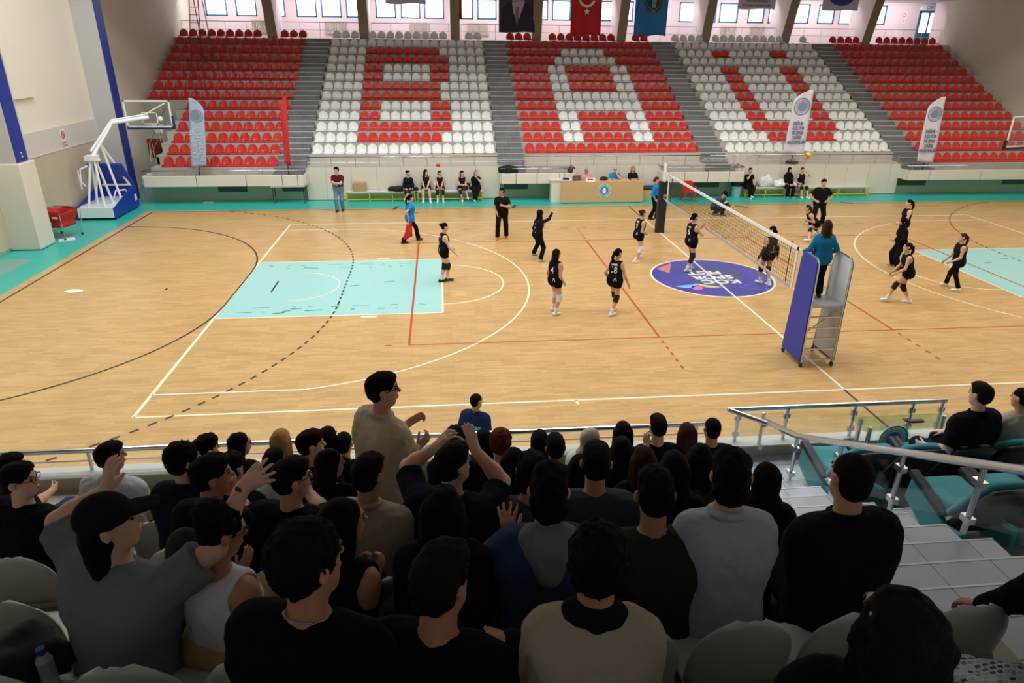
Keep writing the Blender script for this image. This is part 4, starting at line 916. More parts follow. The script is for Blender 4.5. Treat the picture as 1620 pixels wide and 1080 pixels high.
for y in (.8, 0, -.77, -1.6, -2.38, -3.2, -4.0):
    z = -sl*y if y < .5 else -.15
    m = MB(); m.tube((0, y, z), (0, y, z+.57), .022, n=10); m.ball((0, y, z+.58), .024); m.build('post', M_STEEL, sr)
    m = MB(); m.box(-.03, .03, y-.045, y+.045, z+.1, z+.15); m.build('glass_clamp', M_STEEL, sr); m = MB(); m.box(-.03, .03, y-.045, y+.045, z+.42, z+.47); m.build('glass_clamp', M_STEEL, sr)
for a in (0, -.77, -1.6, -2.38, -3.2):
    b = a-.74; m = MB(); m.prism([(a-.04, -sl*a+.1), (b, -sl*b+.1), (b, -sl*b+.5), (a-.04, -sl*a+.5)], 0, -.006, .006); m.build('glass_panel', M_GLASS, sr)
# glass table
gt = empty('glass_table', (-2.56, -12.52, 1.77), 0, 'low clear glass table with steel legs behind the front glass rail', 'table')
m = MB(); m.box(-.58, .72, -.14, .2, .45, .465); m.build('glass_top', glass_mat('table_glass', (.84, .95, .88), .08), gt)
for x in (-.48, .62):
    for y in (-.08, .12): m = MB(); m.tube((x, y, 0), (x, y, .48), .028, n=12); m.build('leg', M_STEEL, gt)
pe = at(1413, 694, 1, -12.72); e = empty('round_emblem', (pe[0], -12.72, pe[2]), 0, 'round blue and white university emblem on clear glass in front of the armchairs', 'emblem')
emblem(e, (0, 0, 0), .185, mat('emblem_pale_glass', (214, 226, 230), .3, alpha=.75), mat('emblem_teal2', (24, 112, 130), .5), mat('emblem_blue2', (60, 130, 220), .5))
m = MB(); m.box(-.2, .2, 0.002, .01, -(pe[2]-1.78), .2); m.build('glass_sheet', M_GLASS, e)
p = at(1448, 667, 2, 2.24); e = MB(); e.box(-.1, .1, -.03, .03, 0, .03); e.box(-.12, -.02, 0, .07, .0, .02); o = e.build('black_wallet', M_BLACK, loc=(p[0], p[1], 2.236), bevel=.008); tag(o, 'black wallet and keys lying on the glass table', 'wallet')
# VIP armchairs
def armchair():
    e = empty('armchair', (0, 0, 0))
    for s in (-1, 1):
        m = MB(); m.prism([(-.42, .12), (-.3, .02), (.1, .02), (.44, .17), (.40, .47), (.36, .49), (-.2, .26), (-.40, .30)], 0, s*.29-.035, s*.29+.035); m.build('side_panel', M_TEALF, e, bevel=.02)
        m = MB(); m.prism([(.46, .46), (.43, .52), (-.15, .36), (-.12, .30)], 0, s*.29-.05, s*.29+.05); m.build('armrest', mat('dark_armrest', (36, 38, 46), .5), e, bevel=.012)
    m = MB(); m.box(-.25, .25, -.12, .42, .3, .44); m.build('seat_cushion', M_TEALF, e, bevel=.04)
    g = []
    for j in range(9):
        t = j/8; g.append([((.27-.05*t**4*abs(u))*u, -.12-.34*t-.05*(1-u*u), .36+.60*t-.05*u*u*t) for u in np.linspace(-1, 1, 9)])
    v, f = shell(g, .07); m = MB(); m.add(v, f); m.build('backrest', M_TEALF, e, smooth=True)
    g2 = [[(u*.28*(1-.12*t**4*abs(u)), -.06-.46*t-.05*(1-u*u)*t-.02, .10+.83*t-.05*u*u*t) for u in np.linspace(-1, 1, 9)] for t in np.linspace(0, 1, 9)]; v, f = shell(g2, .05); m = MB(); m.add(v, f); m.build('back_shell', mat('black_back_shell', (16, 16, 20), .5), e, smooth=True)
    return e
ac = armchair(); first = True
k_ = 0
for yy, zz, xs, rw in ((-13.2, 1.772, (-3.72, -3.16, -2.60, -2.04, -1.48), 'front'), (-14.45, 2.178, (-3.3, -2.72, -2.14, -1.56), 'second')):
    for i, x in enumerate(xs):
        o = ac if first else copy_tree(ac); first = False
        o.location = (x, yy, zz); o.scale = (.9, .9, .92); tag(o, 'teal padded armchair with black back, %s from the stair rail in the %s row' % (ORD[i], rw), 'armchair', 'teal armchairs')
# near seats
for j in range(0, 6):
    q = 0
    for i in range(17):
        x = -5.93-0.494*i
        if j == 0 and i > 14: continue
        o = put_seat(ME_N, (x, JY(j)-.005, JZ(j)+.004), math.pi, 'near white seat, %s from the stairs in the %s row up' % (ORD[i], ORD[j]), 'white seats of the near stand')
# ================================================================ people: smooth-blended solid -> one continuous surface
def V(*a): return np.array(a, float)
def unit(v): v = np.array(v, float); return v/(np.linalg.norm(v)+1e-12)
def field(prims, h, k=0.02, noise=None):
    lo = np.full(3, 1e9); hi = np.full(3, -1e9)
    for p in prims:
        if p.get('sub'): continue
        if 'a' in p: r = max(p['ra'], p['rb']); lo = np.minimum(lo, np.minimum(p['a'], p['b'])-r); hi = np.maximum(hi, np.maximum(p['a'], p['b'])+r)
        else: r = max(p['r']); lo = np.minimum(lo, p['c']-r); hi = np.maximum(hi, p['c']+r)
    lo -= 3*h; hi += 3*h
    n = np.ceil((hi-lo)/h).astype(int)+1
    F = np.full(n, 0.1, np.float32)
    ax = [(lo[i]+h*np.arange(n[i])).astype(np.float32) for i in range(3)]
    for p in prims:
        kk = p.get('k', k)
        if 'a' in p: r = max(p['ra'], p['rb']); l = np.minimum(p['a'], p['b'])-r; u = np.maximum(p['a'], p['b'])+r
        else: r = max(p['r']); l = p['c']-r; u = p['c']+r
        mg = max(kk, .012)+2.5*h
        i0 = np.clip(((l-mg-lo)/h).astype(int), 0, n-1); i1 = np.clip(((u+mg-lo)/h).astype(int)+2, 1, n)
        sl_ = tuple(slice(i0[i], i1[i]) for i in range(3))
        X = ax[0][sl_[0]][:, None, None]; Y = ax[1][sl_[1]][None, :, None]; Z = ax[2][sl_[2]][None, None, :]
        if 'a' in p:
            a, b = p['a'], p['b']; d = b-a; L2 = float(d@d)+1e-12
            t = np.clip(((X-a[0])*d[0]+(Y-a[1])*d[1]+(Z-a[2])*d[2])/L2, 0, 1)
            px = X-(a[0]+t*d[0]); py = Y-(a[1]+t*d[1]); pz = Z-(a[2]+t*d[2])
            q = px*px+py*py+pz*pz
            if 'flat' in p:
                nv, f = p['flat']; pn = px*nv[0]+py*nv[1]+pz*nv[2]; q = q+(f*f-1)*pn*pn
            D = np.sqrt(q)-(p['ra']+(p['rb']-p['ra'])*t)
        else:
            c = p['c']; R = p.get('R'); px = X-c[0]; py = Y-c[1]; pz = Z-c[2]; r = p['r']
            if R is None: ex, ey, ez = px/r[0], py/r[1], pz/r[2]
            else:
                ex = (px*R[0][0]+py*R[0][1]+pz*R[0][2])/r[0]; ey = (px*R[1][0]+py*R[1][1]+pz*R[1][2])/r[1]; ez = (px*R[2][0]+py*R[2][1]+pz*R[2][2])/r[2]
            k0 = np.sqrt(ex*ex+ey*ey+ez*ez)+1e-6
            k1 = np.sqrt((ex/r[0])**2+(ey/r[1])**2+(ez/r[2])**2)+1e-6
            D = k0*(k0-1)/k1
        for (o_, nn) in p.get('clip', ()):
            D = np.maximum(D, (X-o_[0])*nn[0]+(Y-o_[1])*nn[1]+(Z-o_[2])*nn[2])
        cur = F[sl_]
        if p.get('sub'): F[sl_] = np.maximum(cur, -D)
        elif kk > 0:
            hh = np.maximum(kk-np.abs(cur-D), 0)/kk; F[sl_] = np.minimum(cur, D)-hh*hh*kk*.25
        else: F[sl_] = np.minimum(cur, D)
    if noise:
        amp, fr = noise
        X = ax[0][:, None, None]; Y = ax[1][None, :, None]; Z = ax[2][None, None, :]
        for a_, q_ in ((amp, fr), (amp*.55, fr*2.2)): F = F+a_*(np.sin(q_*X+1.3*np.sin(q_*.6*Z))*np.sin(q_*1.1*Y+np.sin(q_*.7*X))*np.sin(q_*.9*Z+1.7*np.sin(q_*.5*Y))).astype(np.float32)
    return F, lo, h
def nets(F, lo, h):
    s = F < 0; c = s[:-1, :-1, :-1]; anyv = c.copy(); allv = c.copy()
    offs = [(i, j, k) for i in (0, 1) for j in (0, 1) for k in (0, 1)]
    sh = [m-1 for m in F.shape]
    for (i, j, k) in offs[1:]:
        b = s[i:i+sh[0], j:j+sh[1], k:k+sh[2]]; anyv |= b; allv &= b
    act = anyv & ~allv; I = np.argwhere(act)
    if len(I) == 0: return np.zeros((0, 3)), np.zeros((0, 4), int)
    idx = np.full(sh, -1, np.int64); idx[act] = np.arange(len(I))
    cv = {o: F[I[:, 0]+o[0], I[:, 1]+o[1], I[:, 2]+o[2]] for o in offs}
    P = np.zeros((len(I), 3)); N = np.zeros(len(I))
    for o in offs:
        for a in range(3):
            if o[a] == 0:
                o2 = tuple(1 if q == a else o[q] for q in range(3)); v0, v1 = cv[o], cv[o2]; m = (v0 < 0) != (v1 < 0)
                t = np.where(m, v0/(v0-v1+1e-12), 0)
                for q in range(3): P[:, q] += np.where(m, (t if q == a else o[q]), 0)
                N += m
    P = (P/N[:, None]+I)*h+lo
    Q = []
    for a in range(3):
        b, c_ = (a+1) % 3, (a+2) % 3
        s0 = [slice(None)]*3; s1 = [slice(None)]*3; s0[a] = slice(0, -1); s1[a] = slice(1, None)
        e = s[tuple(s0)] != s[tuple(s1)]; E_ = np.argwhere(e)
        E_ = E_[(E_[:, b] > 0) & (E_[:, c_] > 0) & (E_[:, b] < sh[b]) & (E_[:, c_] < sh[c_])]
        if not len(E_): continue
        ins = s[tuple(E_.T)]
        def g(db, dc):
            G = E_.copy(); G[:, b] -= db; G[:, c_] -= dc; return idx[tuple(G.T)]
        q = np.stack([g(1, 1), g(0, 1), g(0, 0), g(1, 0)], 1)
        q[~ins] = q[~ins][:, ::-1]; Q.append(q)
    return P, np.concatenate(Q)
def solid(name, prims, h, m, parent, k=0.02, noise=None):
    F, lo, h = field(prims, h, k, noise); P, Q = nets(F, lo, h)
    me = bpy.data.meshes.new(name); me.vertices.add(len(P)); me.vertices.foreach_set('co', P.astype(np.float32).ravel())
    me.loops.add(4*len(Q)); me.loops.foreach_set('vertex_index', Q.astype(np.int32).ravel())
    me.polygons.add(len(Q)); me.polygons.foreach_set('loop_start', (4*np.arange(len(Q))).astype(np.int32)); me.polygons.foreach_set('loop_total', np.full(len(Q), 4, np.int32))
    me.polygons.foreach_set('use_smooth', np.ones(len(Q), bool)); me.update(calc_edges=True); me.validate()
    me.materials.append(m); o = bpy.data.objects.new(name, me); COL.objects.link(o); o.parent = parent
    return o
def cap(a, b, ra, rb=None, **kw): return dict(a=np.array(a, float), b=np.array(b, float), ra=ra, rb=ra if rb is None else rb, **kw)
def ell(c, r, R=None, **kw): return dict(c=np.array(c, float), r=np.array(r, float), R=R, **kw)
def ik(a, t, l1, l2, pole):
    d = t-a; L = np.linalg.norm(d); u = d/(L+1e-9)
    if L > (l1+l2)*.985: L = (l1+l2)*.985; t = a+u*L
    if L < abs(l1-l2)+.03: L = abs(l1-l2)+.03; t = a+u*L
    x = (l1*l1-l2*l2+L*L)/(2*L); y = math.sqrt(max(0, l1*l1-x*x)); p = np.array(pole, float); p = p-u*(p@u); p = unit(p)
    return a+u*x+p*y, t
def rotm(ax, deg):
    a = math.radians(deg); c, s = math.cos(a), math.sin(a); x, y, z = ax
    return np.array([[c+x*x*(1-c), x*y*(1-c)-z*s, x*z*(1-c)+y*s], [y*x*(1-c)+z*s, c+y*y*(1-c), y*z*(1-c)-x*s], [z*x*(1-c)-y*s, z*y*(1-c)+x*s, c+z*z*(1-c)]])
SK = {'fair': (222, 176, 150), 'light': (210, 160, 130), 'tan': (186, 132, 100)}
def skin(n): return mat('skin_'+n, SK[n], .55, noise=.05, nscale=12)
HC = {'black': (14, 11, 11), 'dark': (24, 17, 14), 'brown': (62, 38, 26), 'auburn': (104, 48, 22), 'blonde': (168, 128, 84), 'grey': (150, 146, 142)}
def hairm(n): return mat('hair_'+n, HC[n], .75, spec=.08, bump=.45, bscale=140)
def cloth(n, c, b=.25): return mat('cloth_'+n, c, .92, spec=.1, bump=.6, bscale=14)
BLK = cloth('black', (20, 20, 23)); 
def hand(w, d, n, side, s, curl, spread, thumb=.6):
    """palm, four fingers and thumb; d along the hand, n the palm normal"""
    d = unit(d); n = unit(n-d*(n@d)); lat = np.cross(d, n)*(1 if side > 0 else -1); P = []
    for o in (-.026, -.009, .009, .025): P.append(cap(w+d*.012*s+lat*o*s*.6, w+d*.085*s+lat*o*s, .0135*s, .0125*s, k=.014))
    P.append(cap(w-d*.02*s, w+d*.03*s, .024*s, .022*s, k=.02, flat=(n, 1.2)))
    for q, (o, L) in enumerate(((.027, .072), (.009, .081), (-.009, .076), (-.026, .06))):
        b = w+d*.088*s+lat*o*s; dd = unit(d+lat*(o/.027)*.22*spread); L *= s
        for seg, (fr, ra) in enumerate(((.45, .0094), (.3, .0086), (.25, .0078))):
            ang = curl*(22, 45, 40)[seg]*(1+.12*q); R = rotm(unit(np.cross(dd, n)), ang); dd = R@dd
            e = b+dd*L*fr; P.append(cap(b, e, ra*s, (ra-.0006)*s, k=.004)); b = e
    tb = w+d*.022*s+lat*.024*s; td = unit(lat*.8*thumb+d*.75+n*.25*(1+curl))
    e = tb+td*.036*s; P.append(cap(tb, e, .0135*s, .0115*s, k=.012)); td2 = unit(td+d*.5+n*.3*curl); e2 = e+td2*.03*s; P.append(cap(e, e2, .0108*s, .0098*s, k=.004)); td3 = unit(td2+d*.3+n*.4*curl); P.append(cap(e2, e2+td3*.024*s, .0098*s, .0085*s, k=.004))
    return P
PERSONS = []
RESK = 1.0
def person(label, loc, face=0, H=1.7, sex='m', sit=False, pel=None, lean=0, side=0, twist=0, hy=0, hp=0, hr=0, hands=None, feet=None, footz=0, top=None, bottom=None, hair=('short', 'dark'),
           sk='light', shoes=(30, 30, 34), res=.013, group=None, pads=None, socks=None, extras=(), build=1.0, elbow_open=.0, face_on=True, glasses=False, hand_detail=True):
    """loc: world point under the pelvis at foot level; face: heading in degrees (0 = towards +Y, positive turns left)"""
    s = H/1.7; fem = sex == 'f'; res = res*RESK
    root = empty('person', tuple(loc), math.radians(face), label, 'person', group)
    RT, FW, UP = V(1, 0, 0), V(0, 1, 0), V(0, 0, 1)
    pz = (pel if pel is not None else (.55 if sit else .93*s)); P = V(0, 0, pz)
    R1 = rotm(RT, -lean)@rotm(FW, side); u = R1@UP; r = rotm(u, twist)@(R1@RT); f = np.cross(u, r)
    tl = .50*s; spine = lambda t: P+u*t*s          # metres along the spine
    neck = spine(.51); bw = build
    swd = (.158 if fem else .178)*s*bw; hd = rotm(u*.6+UP*.4, hy)
    hf0 = unit(rotm(RT, -lean*.35)@FW); Rh = rotm(UP, hy); hr_ = Rh@RT; hfw = unit(Rh@hf0); hr_ = unit(np.cross(hfw, UP)); Rp = rotm(hr_, hp); hfw = Rp@hfw; hu = np.cross(hr_, hfw)
    if hr: Rr = rotm(hfw, hr); hu = Rr@hu; hr_ = Rr@hr_
    hc = neck+(u*.06+UP*.052)*s+hu*.065*s+hfw*.02*s
    Hm = np.array([hr_, hfw, hu])
    def hl(x, y, z): return hc+(hr_*x+hfw*y+hu*z)*s
    # torso layers: along-spine position, half width, depth radius
    if fem: LY = [(-.07, .085, .098), (.0, .095, .105), (.08, .075, .095), (.17, .05, .088), (.27, .068, .097), (.34, .078, .10), (.42, .105, .072)]
    else: LY = [(-.07, .07, .1), (.0, .08, .105), (.09, .075, .1), (.18, .072, .098), (.28, .09, .105), (.35, .105, .105), (.405, .125, .07)]
    def torso(off=0, lo_=-1, hi_=9, k=.05, ow=0):
        out = []
        for q in range(len(LY)-1):
            for t in (0, .5):
                a = [LY[q][i]*(1-t)+LY[q+1][i]*t for i in range(3)]
                if a[0] < lo_ or a[0] > hi_: continue
                w_ = (a[1]*bw+ow)*s; rr = (a[2]*(.5+.5*bw)+off)*s; c = spine(a[0]); rl = r if a[0] > .15 else unit(R1@RT)
                out.append(cap(c-rl*w_, c+rl*w_, rr, k=k))
        a = LY[-1]; c = spine(a[0])
        if a[0] <= hi_: out.append(cap(c-r*(a[1]*bw+ow)*s, c+r*(a[1]*bw+ow)*s, (a[2]+off)*s, k=k))
        if hi_ > .4:
            for sg in (-1, 1): out.append(cap(neck-u*.035*s, spine(.425)+r*sg*swd*.85, (.036 if fem else .042)*s+off*.6*s, (.048 if fem else .054)*s+off*.8*s, k=k*.7))
            if fem:
                for sg in (-1, 1): out.append(ell(spine(.31)+r*sg*.07*s+f*.085*s, (V(.058, .05, .06)+off)*s, k=.04))
        return out
    am = (.84 if fem else 1.0)*(.4+.6*bw); l1, l2 = .285*s, .255*s; h1, h2 = .43*s, .41*s
    body = torso(); hinfo = {}; arms = {}; legs = {}
    body.append(cap(neck-u*.05*s, hc-hu*.05*s-hfw*.01*s, (.05 if fem else .06)*s, (.048 if fem else .056)*s, k=.03))
    # head
    body += [ell(hl(0, -.012, .03), V(.074, .092, .085)*s, Hm, k=.02), ell(hl(0, .02, -.025), V(.064, .072, .085)*s, Hm, k=.03), cap(hl(-.02, .045, -.085), hl(.02, .045, -.085), .030*s, k=.03),
             cap(hl(0, .088, .012), hl(0, .108, -.022), .009*s, .014*s, k=.012), cap(hl(-.03, .082, .032), hl(.03, .082, .032), .012*s, k=.015), cap(hl(-.018, .088, -.052), hl(.018, .088, -.052), .009*s, k=.01), cap(hl(-.012, .087, -.064), hl(.012, .087, -.064), .010*s, k=.008)]
    for sg in (-1, 1): body += [ell(hl(sg*.083, -.010, .0), V(.011, .019, .031)*s, Hm, k=.006)]
    hands = hands or {}
    for sd, sg in (('R', 1), ('L', -1)):
        sh = spine(.415)+r*sg*swd; spec = dict(t=None, pole=None, d=None, n=None, curl=.5, spread=.3); spec.update(hands.get(sd, {}))
        if spec['t'] is None:
            if sit: tgt = P+V(sg*.12, .34, .08)*V(s, s, s)
            else: tgt = sh+V(sg*.07, .06, -.50)*s
        else:
            tgt = np.array(spec['t'], float)
            if spec.get('world'):
                dl = tgt-np.array(loc, float); a_ = -math.radians(face); tgt = V(dl[0]*math.cos(a_)-dl[1]*math.sin(a_), dl[0]*math.sin(a_)+dl[1]*math.cos(a_), dl[2])
        pole = spec['pole'] if spec['pole'] is not None else V(sg*.3, -.7, -.7)
        el, wr = ik(sh, tgt, l1, l2, pole); arms[sd] = (sh, el, wr)
        fd = unit(wr-el); d_ = unit(np.array(spec['d'], float)) if spec['d'] is not None else fd; nn = np.array(spec['n'], float) if spec['n'] is not None else (V(-sg, 0, 0) if not sit or spec['t'] is not None else V(0, 0, -1))
        if abs(unit(nn)@d_) > .95: nn = nn+V(.3, .3, .2)
        body += [cap(sh, el, .054*am*s, .042*am*s, k=.035), cap(el, el+(wr-el)*.35, .042*am*s, .044*am*s, k=.02), cap(el+(wr-el)*.3, wr, .043*am*s, .027*am*s, k=.02)]
        body += hand(wr, d_, nn, sg, s*(.92 if fem else 1.0), spec['curl'], spec['spread'])
    feet = feet or {}
    th0, th1, ca, an = ((.088, .055, .054, .036) if fem else (.086, .058, .056, .038))
    for sd, sg in (('R', 1), ('L', -1)):
        hj = P+unit(R1@RT)*sg*.09*s-UP*.02*s
        spec = dict(p=None, pole=V(sg*.1, 1, .2), toe=None); fs = feet.get(sd)
        if fs is not None: spec.update(fs if isinstance(fs, dict) else dict(p=fs))
        if spec['p'] is None: spec['p'] = V(sg*.12, .50, footz) if sit else V(sg*.11, 0, 0)
        fp = np.array(spec['p'], float)
        if spec.get('world'):
            dl = fp-np.array(loc, float); a_ = -math.radians(face); fp = V(dl[0]*math.cos(a_)-dl[1]*math.sin(a_), dl[0]*math.sin(a_)+dl[1]*math.cos(a_), dl[2])
        ankle = fp+UP*.085*s; kn, ankle = ik(hj, ankle, h1, h2, spec['pole']); fp = ankle-UP*.085*s
        toe = unit(np.array(spec['toe'], float)) if spec['toe'] is not None else unit(V(sg*.15, 1, 0)); legs[sd] = (hj, kn, ankle, toe)
        cd = unit(ankle-kn); back = unit(np.cross(unit(np.cross(V(*toe), UP)), cd)) if True else 0
        body += [cap(hj, kn, th0*bw*s, th1*s, k=.04), cap(kn, kn+(ankle-kn)*.32, th1*s*.95, ca*s, k=.03), cap(kn+(ankle-kn)*.3, ankle, ca*s, an*s, k=.03), cap(ankle-UP*.05*s-toe*.03*s, ankle-UP*.055*s+toe*.13*s, .030*s, .026*s, k=.03)]
    solid('body', body, res, skin(sk), root, .02)
    # clothing
    top = top or dict(c=BLK, sleeve=.5); bottom = bottom or dict(c=BLK, leg=2)
    loose = top.get('loose', .016); lw = top.get('low', -.09)
    if lw < -.5:   # long tunic
        pr = torso(loose, -.2, 9, .05)
        for q in range(6):
            z = -.1-.09*q; c = spine(z); pr.append(cap(c-RT*(.1+.012*q)*s, c+RT*(.1+.012*q)*s, (.115+.012*q)*s, k=.05))
    else: pr = torso(loose, lw, 9, .05)
    sv = top.get('sleeve', .5)
    for sd in ('R', 'L'):
        sh, el, wr = arms[sd]
        if sv > 0:
            if sv <= 1:
                e = sh+(el-sh)*sv; ax_ = unit(el-sh); pr.append(cap(sh, e+ax_*.03, (.056*am+loose*.8)*s, (.052*am+loose*1.1)*s, k=.03, clip=[(e, ax_)]))
            else:
                e = el+(wr-el)*min(1, (sv-1)); ax_ = unit(wr-el); pr.append(cap(sh, el, (.056*am+loose*.8)*s, (.046*am+loose*.9)*s, k=.03)); pr.append(cap(el, e+ax_*.03, (.046*am+loose*.8)*s, (.032*am+loose*.8)*s, k=.02, clip=[(e, ax_)]))
    nk = top.get('neck', .035)
    pr.append(ell(neck+u*.03*s+f*(.02 if not top.get('deep') else -.03)*s, V(.062+nk*.4, .062+nk*.4, .055+(.04 if top.get('deep') else 0))*s, sub=True))
    if sv == 0:
        for sg in (-1, 1): pr.append(ell(spine(.40)+r*sg*(swd+(.018 if top.get('deep') else .026)*s), V(.062 if top.get('deep') else .052, .11, .11)*s, Hm if False else None, sub=True))
    shirt = solid('shirt', pr, res, top['c'], root, .02, noise=(.006 if res < .012 else .003, 26.))
    if top.get('collar') is not None:
        cp = []
        for q in range(14):
            a0 = 2*math.pi*q/14; a1 = 2*math.pi*(q+1)/14; g_ = lambda a: neck+u*(.006+.012*math.sin(a))*s+(r*math.cos(a)*(.071 if top.get('collar_r', 0) > .01 else .067)-f*math.sin(a)*(.068 if top.get('collar_r', 0) > .01 else .064))*s
            cp.append(cap(g_(a0), g_(a1), .009*s, flat=None) if False else cap(g_(a0), g_(a1), top.get('collar_r', .008)*s))
        solid('collar', cp, min(res, .009), top['collar'], root, .006)
    lg = bottom.get('leg', 2); bl = bottom.get('loose', .012)
    pr = torso(bl, -.2, .1, .05)
    for sd in ('R', 'L'):
        hj, kn, ankle, toe = legs[sd]
        if lg <= 1:
            e = hj+(kn-hj)*lg; ax_ = unit(kn-hj); r1_ = th0*bw+(th1-th0*bw)*lg; pr.append(cap(hj, e+ax_*.04, (th0*bw+bl)*s, (r1_+bl)*s, k=.03, clip=[(e, ax_)]))
        else:
            e = kn+(ankle-kn)*min(1, lg-1); ax_ = unit(ankle-kn); fl_ = bottom.get('flare', 0)
            pr += [cap(hj, kn, (th0*bw+bl)*s, (th1+bl)*s, k=.04), cap(kn, e+ax_*.03, (th1+bl)*s, (an+.018+bl+fl_)*s, k=.03, clip=[(e, ax_)])]
    solid('trousers' if lg > 1 else 'shorts', pr, res, bottom['c'], root, .02, noise=(.003, 26.))
    for sd, sg in (('R', 1), ('L', -1)):
        hj, kn, ankle, toe = legs[sd]
        if shoes is not None:
            b = ankle-UP*.045*s; sp = [cap(b-toe*.045*s, b+toe*.13*s-UP*.008*s, .043*s, .036*s, k=.02, clip=[(ankle-UP*.085*s, -UP)]), cap(b-toe*.03*s+UP*.02*s, b+UP*.03*s, .040*s, .042*s, k=.02), cap(b+toe*.12*s-UP*.01*s, b+toe*.165*s-UP*.015*s, .034*s, .027*s, k=.02, clip=[(ankle-UP*.085*s, -UP)])]
            so = solid('shoe', sp, min(res, .012), mat('shoe_%d_%d_%d' % tuple(shoes), shoes, .5), root, .02)
        if socks: solid('sock', [cap(ankle-UP*.02*s, ankle+(kn-ankle)*.22, .043*s, .05*s)], min(res, .012), mat('sock_white', (225, 225, 228), .8), root)
        if pads and pads.get(sd):
            pm, ln = pads[sd]; d_ = unit(ankle-kn); du_ = unit(hj-kn)
            solid('knee_pad', [cap(kn+du_*.06*s*ln, kn, (th1+.016)*s, (th1+.018)*s, k=.02), cap(kn, kn+d_*.1*s*ln, (th1+.016)*s, (ca+.014)*s, k=.02)], min(res, .012), pm, root)
    # hair
    st_, hcn = hair; hm = hairm(hcn) if isinstance(hcn, str) else hcn; hp_ = []; nz_ = (.006, 70.)
    face_cut = [ell(hl(0, .105, -.03), V(.062, .075, .092)*s, Hm, sub=True)]
    hres = min(res, .011)
    base = [ell(hl(0, -.016, .036), V(.081, .1, .088)*s, Hm, k=.02), ell(hl(0, -.045, -.012), V(.072, .062, .066)*s, Hm, k=.025)]
    ears = [ell(hl(sg*.088, .006, -.012), V(.03, .036, .044)*s, Hm, sub=True) for sg in (-1, 1)]
    if st_ == 'short': hp_ = base+[ell(hl(0, .03, .085), V(.07, .07, .04)*s, Hm, k=.03)]+face_cut+ears
    elif st_ == 'buzz': hp_ = [ell(hl(0, -.014, .033), V(.078, .096, .089)*s, Hm, k=.02), ell(hl(0, -.04, -.02), V(.068, .06, .07)*s, Hm, k=.02)]+face_cut+ears; nz_ = (.001, 90)
    elif st_ == 'curly': hp_ = [ell(hl(0, -.02, .045), V(.093, .11, .1)*s, Hm, k=.02), ell(hl(0, -.045, -.015), V(.078, .07, .07)*s, Hm, k=.03)]+face_cut; nz_ = (.0105, 80.)
    elif st_ == 'shag': hp_ = base+[ell(hl(0, -.05, -.05), V(.08, .065, .07)*s, Hm, k=.03), ell(hl(0, .03, .075), V(.078, .07, .05)*s, Hm, k=.03)]+face_cut; nz_ = (.009, 55.)
    elif st_ == 'balding': hp_ = [ell(hl(0, -.035, .0), V(.082, .085, .065)*s, Hm, k=.02)]+face_cut+ears
    elif st_ in ('long', 'longcurly'):
        L = .30; hp_ = base+[cap(hl(-.035, -.05, .0), hl(-.05, -.085, -L), .062*s, .05*s, k=.03), cap(hl(.035, -.05, .0), hl(.05, -.085, -L), .062*s, .05*s, k=.03), cap(hl(-.07, -.0, .0), hl(-.085, -.02, -.18), .032*s, .03*s, k=.03), cap(hl(.07, -.0, .0), hl(.085, -.02, -.18), .032*s, .03*s, k=.03)]+face_cut
        nz_ = (.008, 55.) if st_ == 'longcurly' else (.003, 60.)
    elif st_ == 'pony': hp_ = base+[ell(hl(0, -.12, .03), V(.03, .03, .03)*s, Hm, k=.02), cap(hl(0, -.135, .03), hl(0, -.165, -.09), .032*s, .035*s, k=.02), cap(hl(0, -.165, -.09), hl(0, -.15, -.24), .036*s, .018*s, k=.02)]+face_cut+ears
    elif st_ == 'bun': hp_ = base+[ell(hl(0, -.12, .06), V(.048, .045, .045)*s, Hm, k=.015)]+face_cut+ears; nz_ = (.004, 70.)
    elif st_ == 'bigbun': hp_ = base+[ell(hl(-.01, -.07, .10), V(.085, .08, .065)*s, Hm, k=.03)]+face_cut+ears; nz_ = (.009, 70.)
    elif st_ == 'lowbun': hp_ = base+[ell(hl(0, -.115, -.03), V(.05, .045, .045)*s, Hm, k=.015)]+face_cut+ears; nz_ = (.004, 70.)
    elif st_ == 'cap': hp_ = [ell(hl(0, -.045, -.03), V(.08, .075, .085)*s, Hm, k=.03), cap(hl(-.03, -.07, -.05), hl(-.05, -.09, -.26), .055*s, .045*s, k=.03), cap(hl(.03, -.07, -.05), hl(.04, -.09, -.24), .055*s, .04*s, k=.03)]+face_cut; nz_ = (.006, 50.)
    elif st_ == 'hijab':
        hp_ = [ell(hl(0, -.015, .03), V(.092, .112, .105)*s, Hm, k=.02), cap(hl(0, -.02, -.05), neck+u*.0, .088*s, .095*s, k=.04), cap(hl(0, .02, -.11), neck+f*.04*s-u*.04*s, .06*s, .08*s, k=.04), cap(neck-r*.05*s-u*.01*s, neck+r*.05*s-u*.01*s, .088*s, k=.04), ell(hl(0, .11, -.02), V(.052, .06, .072)*s, Hm, sub=True)]; nz_ = (.003, 35.)
    if hp_: solid('headscarf' if st_ == 'hijab' else 'hair', hp_, hres, hm, root, .02, noise=nz_)
    if st_ == 'cap' or any(e_ == 'cap' for e_ in extras):
        solid('baseball_cap', [ell(hl(0, -.012, .045), V(.088, .108, .095)*s, Hm, k=.01, clip=[(hl(0, 0, .018), -hu)]), cap(hl(-.03, .095, .04), hl(-.02, .165, .035), .032*s, .03*s, k=.02, flat=(hu, 3.2)), cap(hl(.03, .095, .04), hl(.02, .165, .035), .032*s, .03*s, k=.02, flat=(hu, 3.2))], hres, cloth('cap_navy', (24, 26, 34)), root)
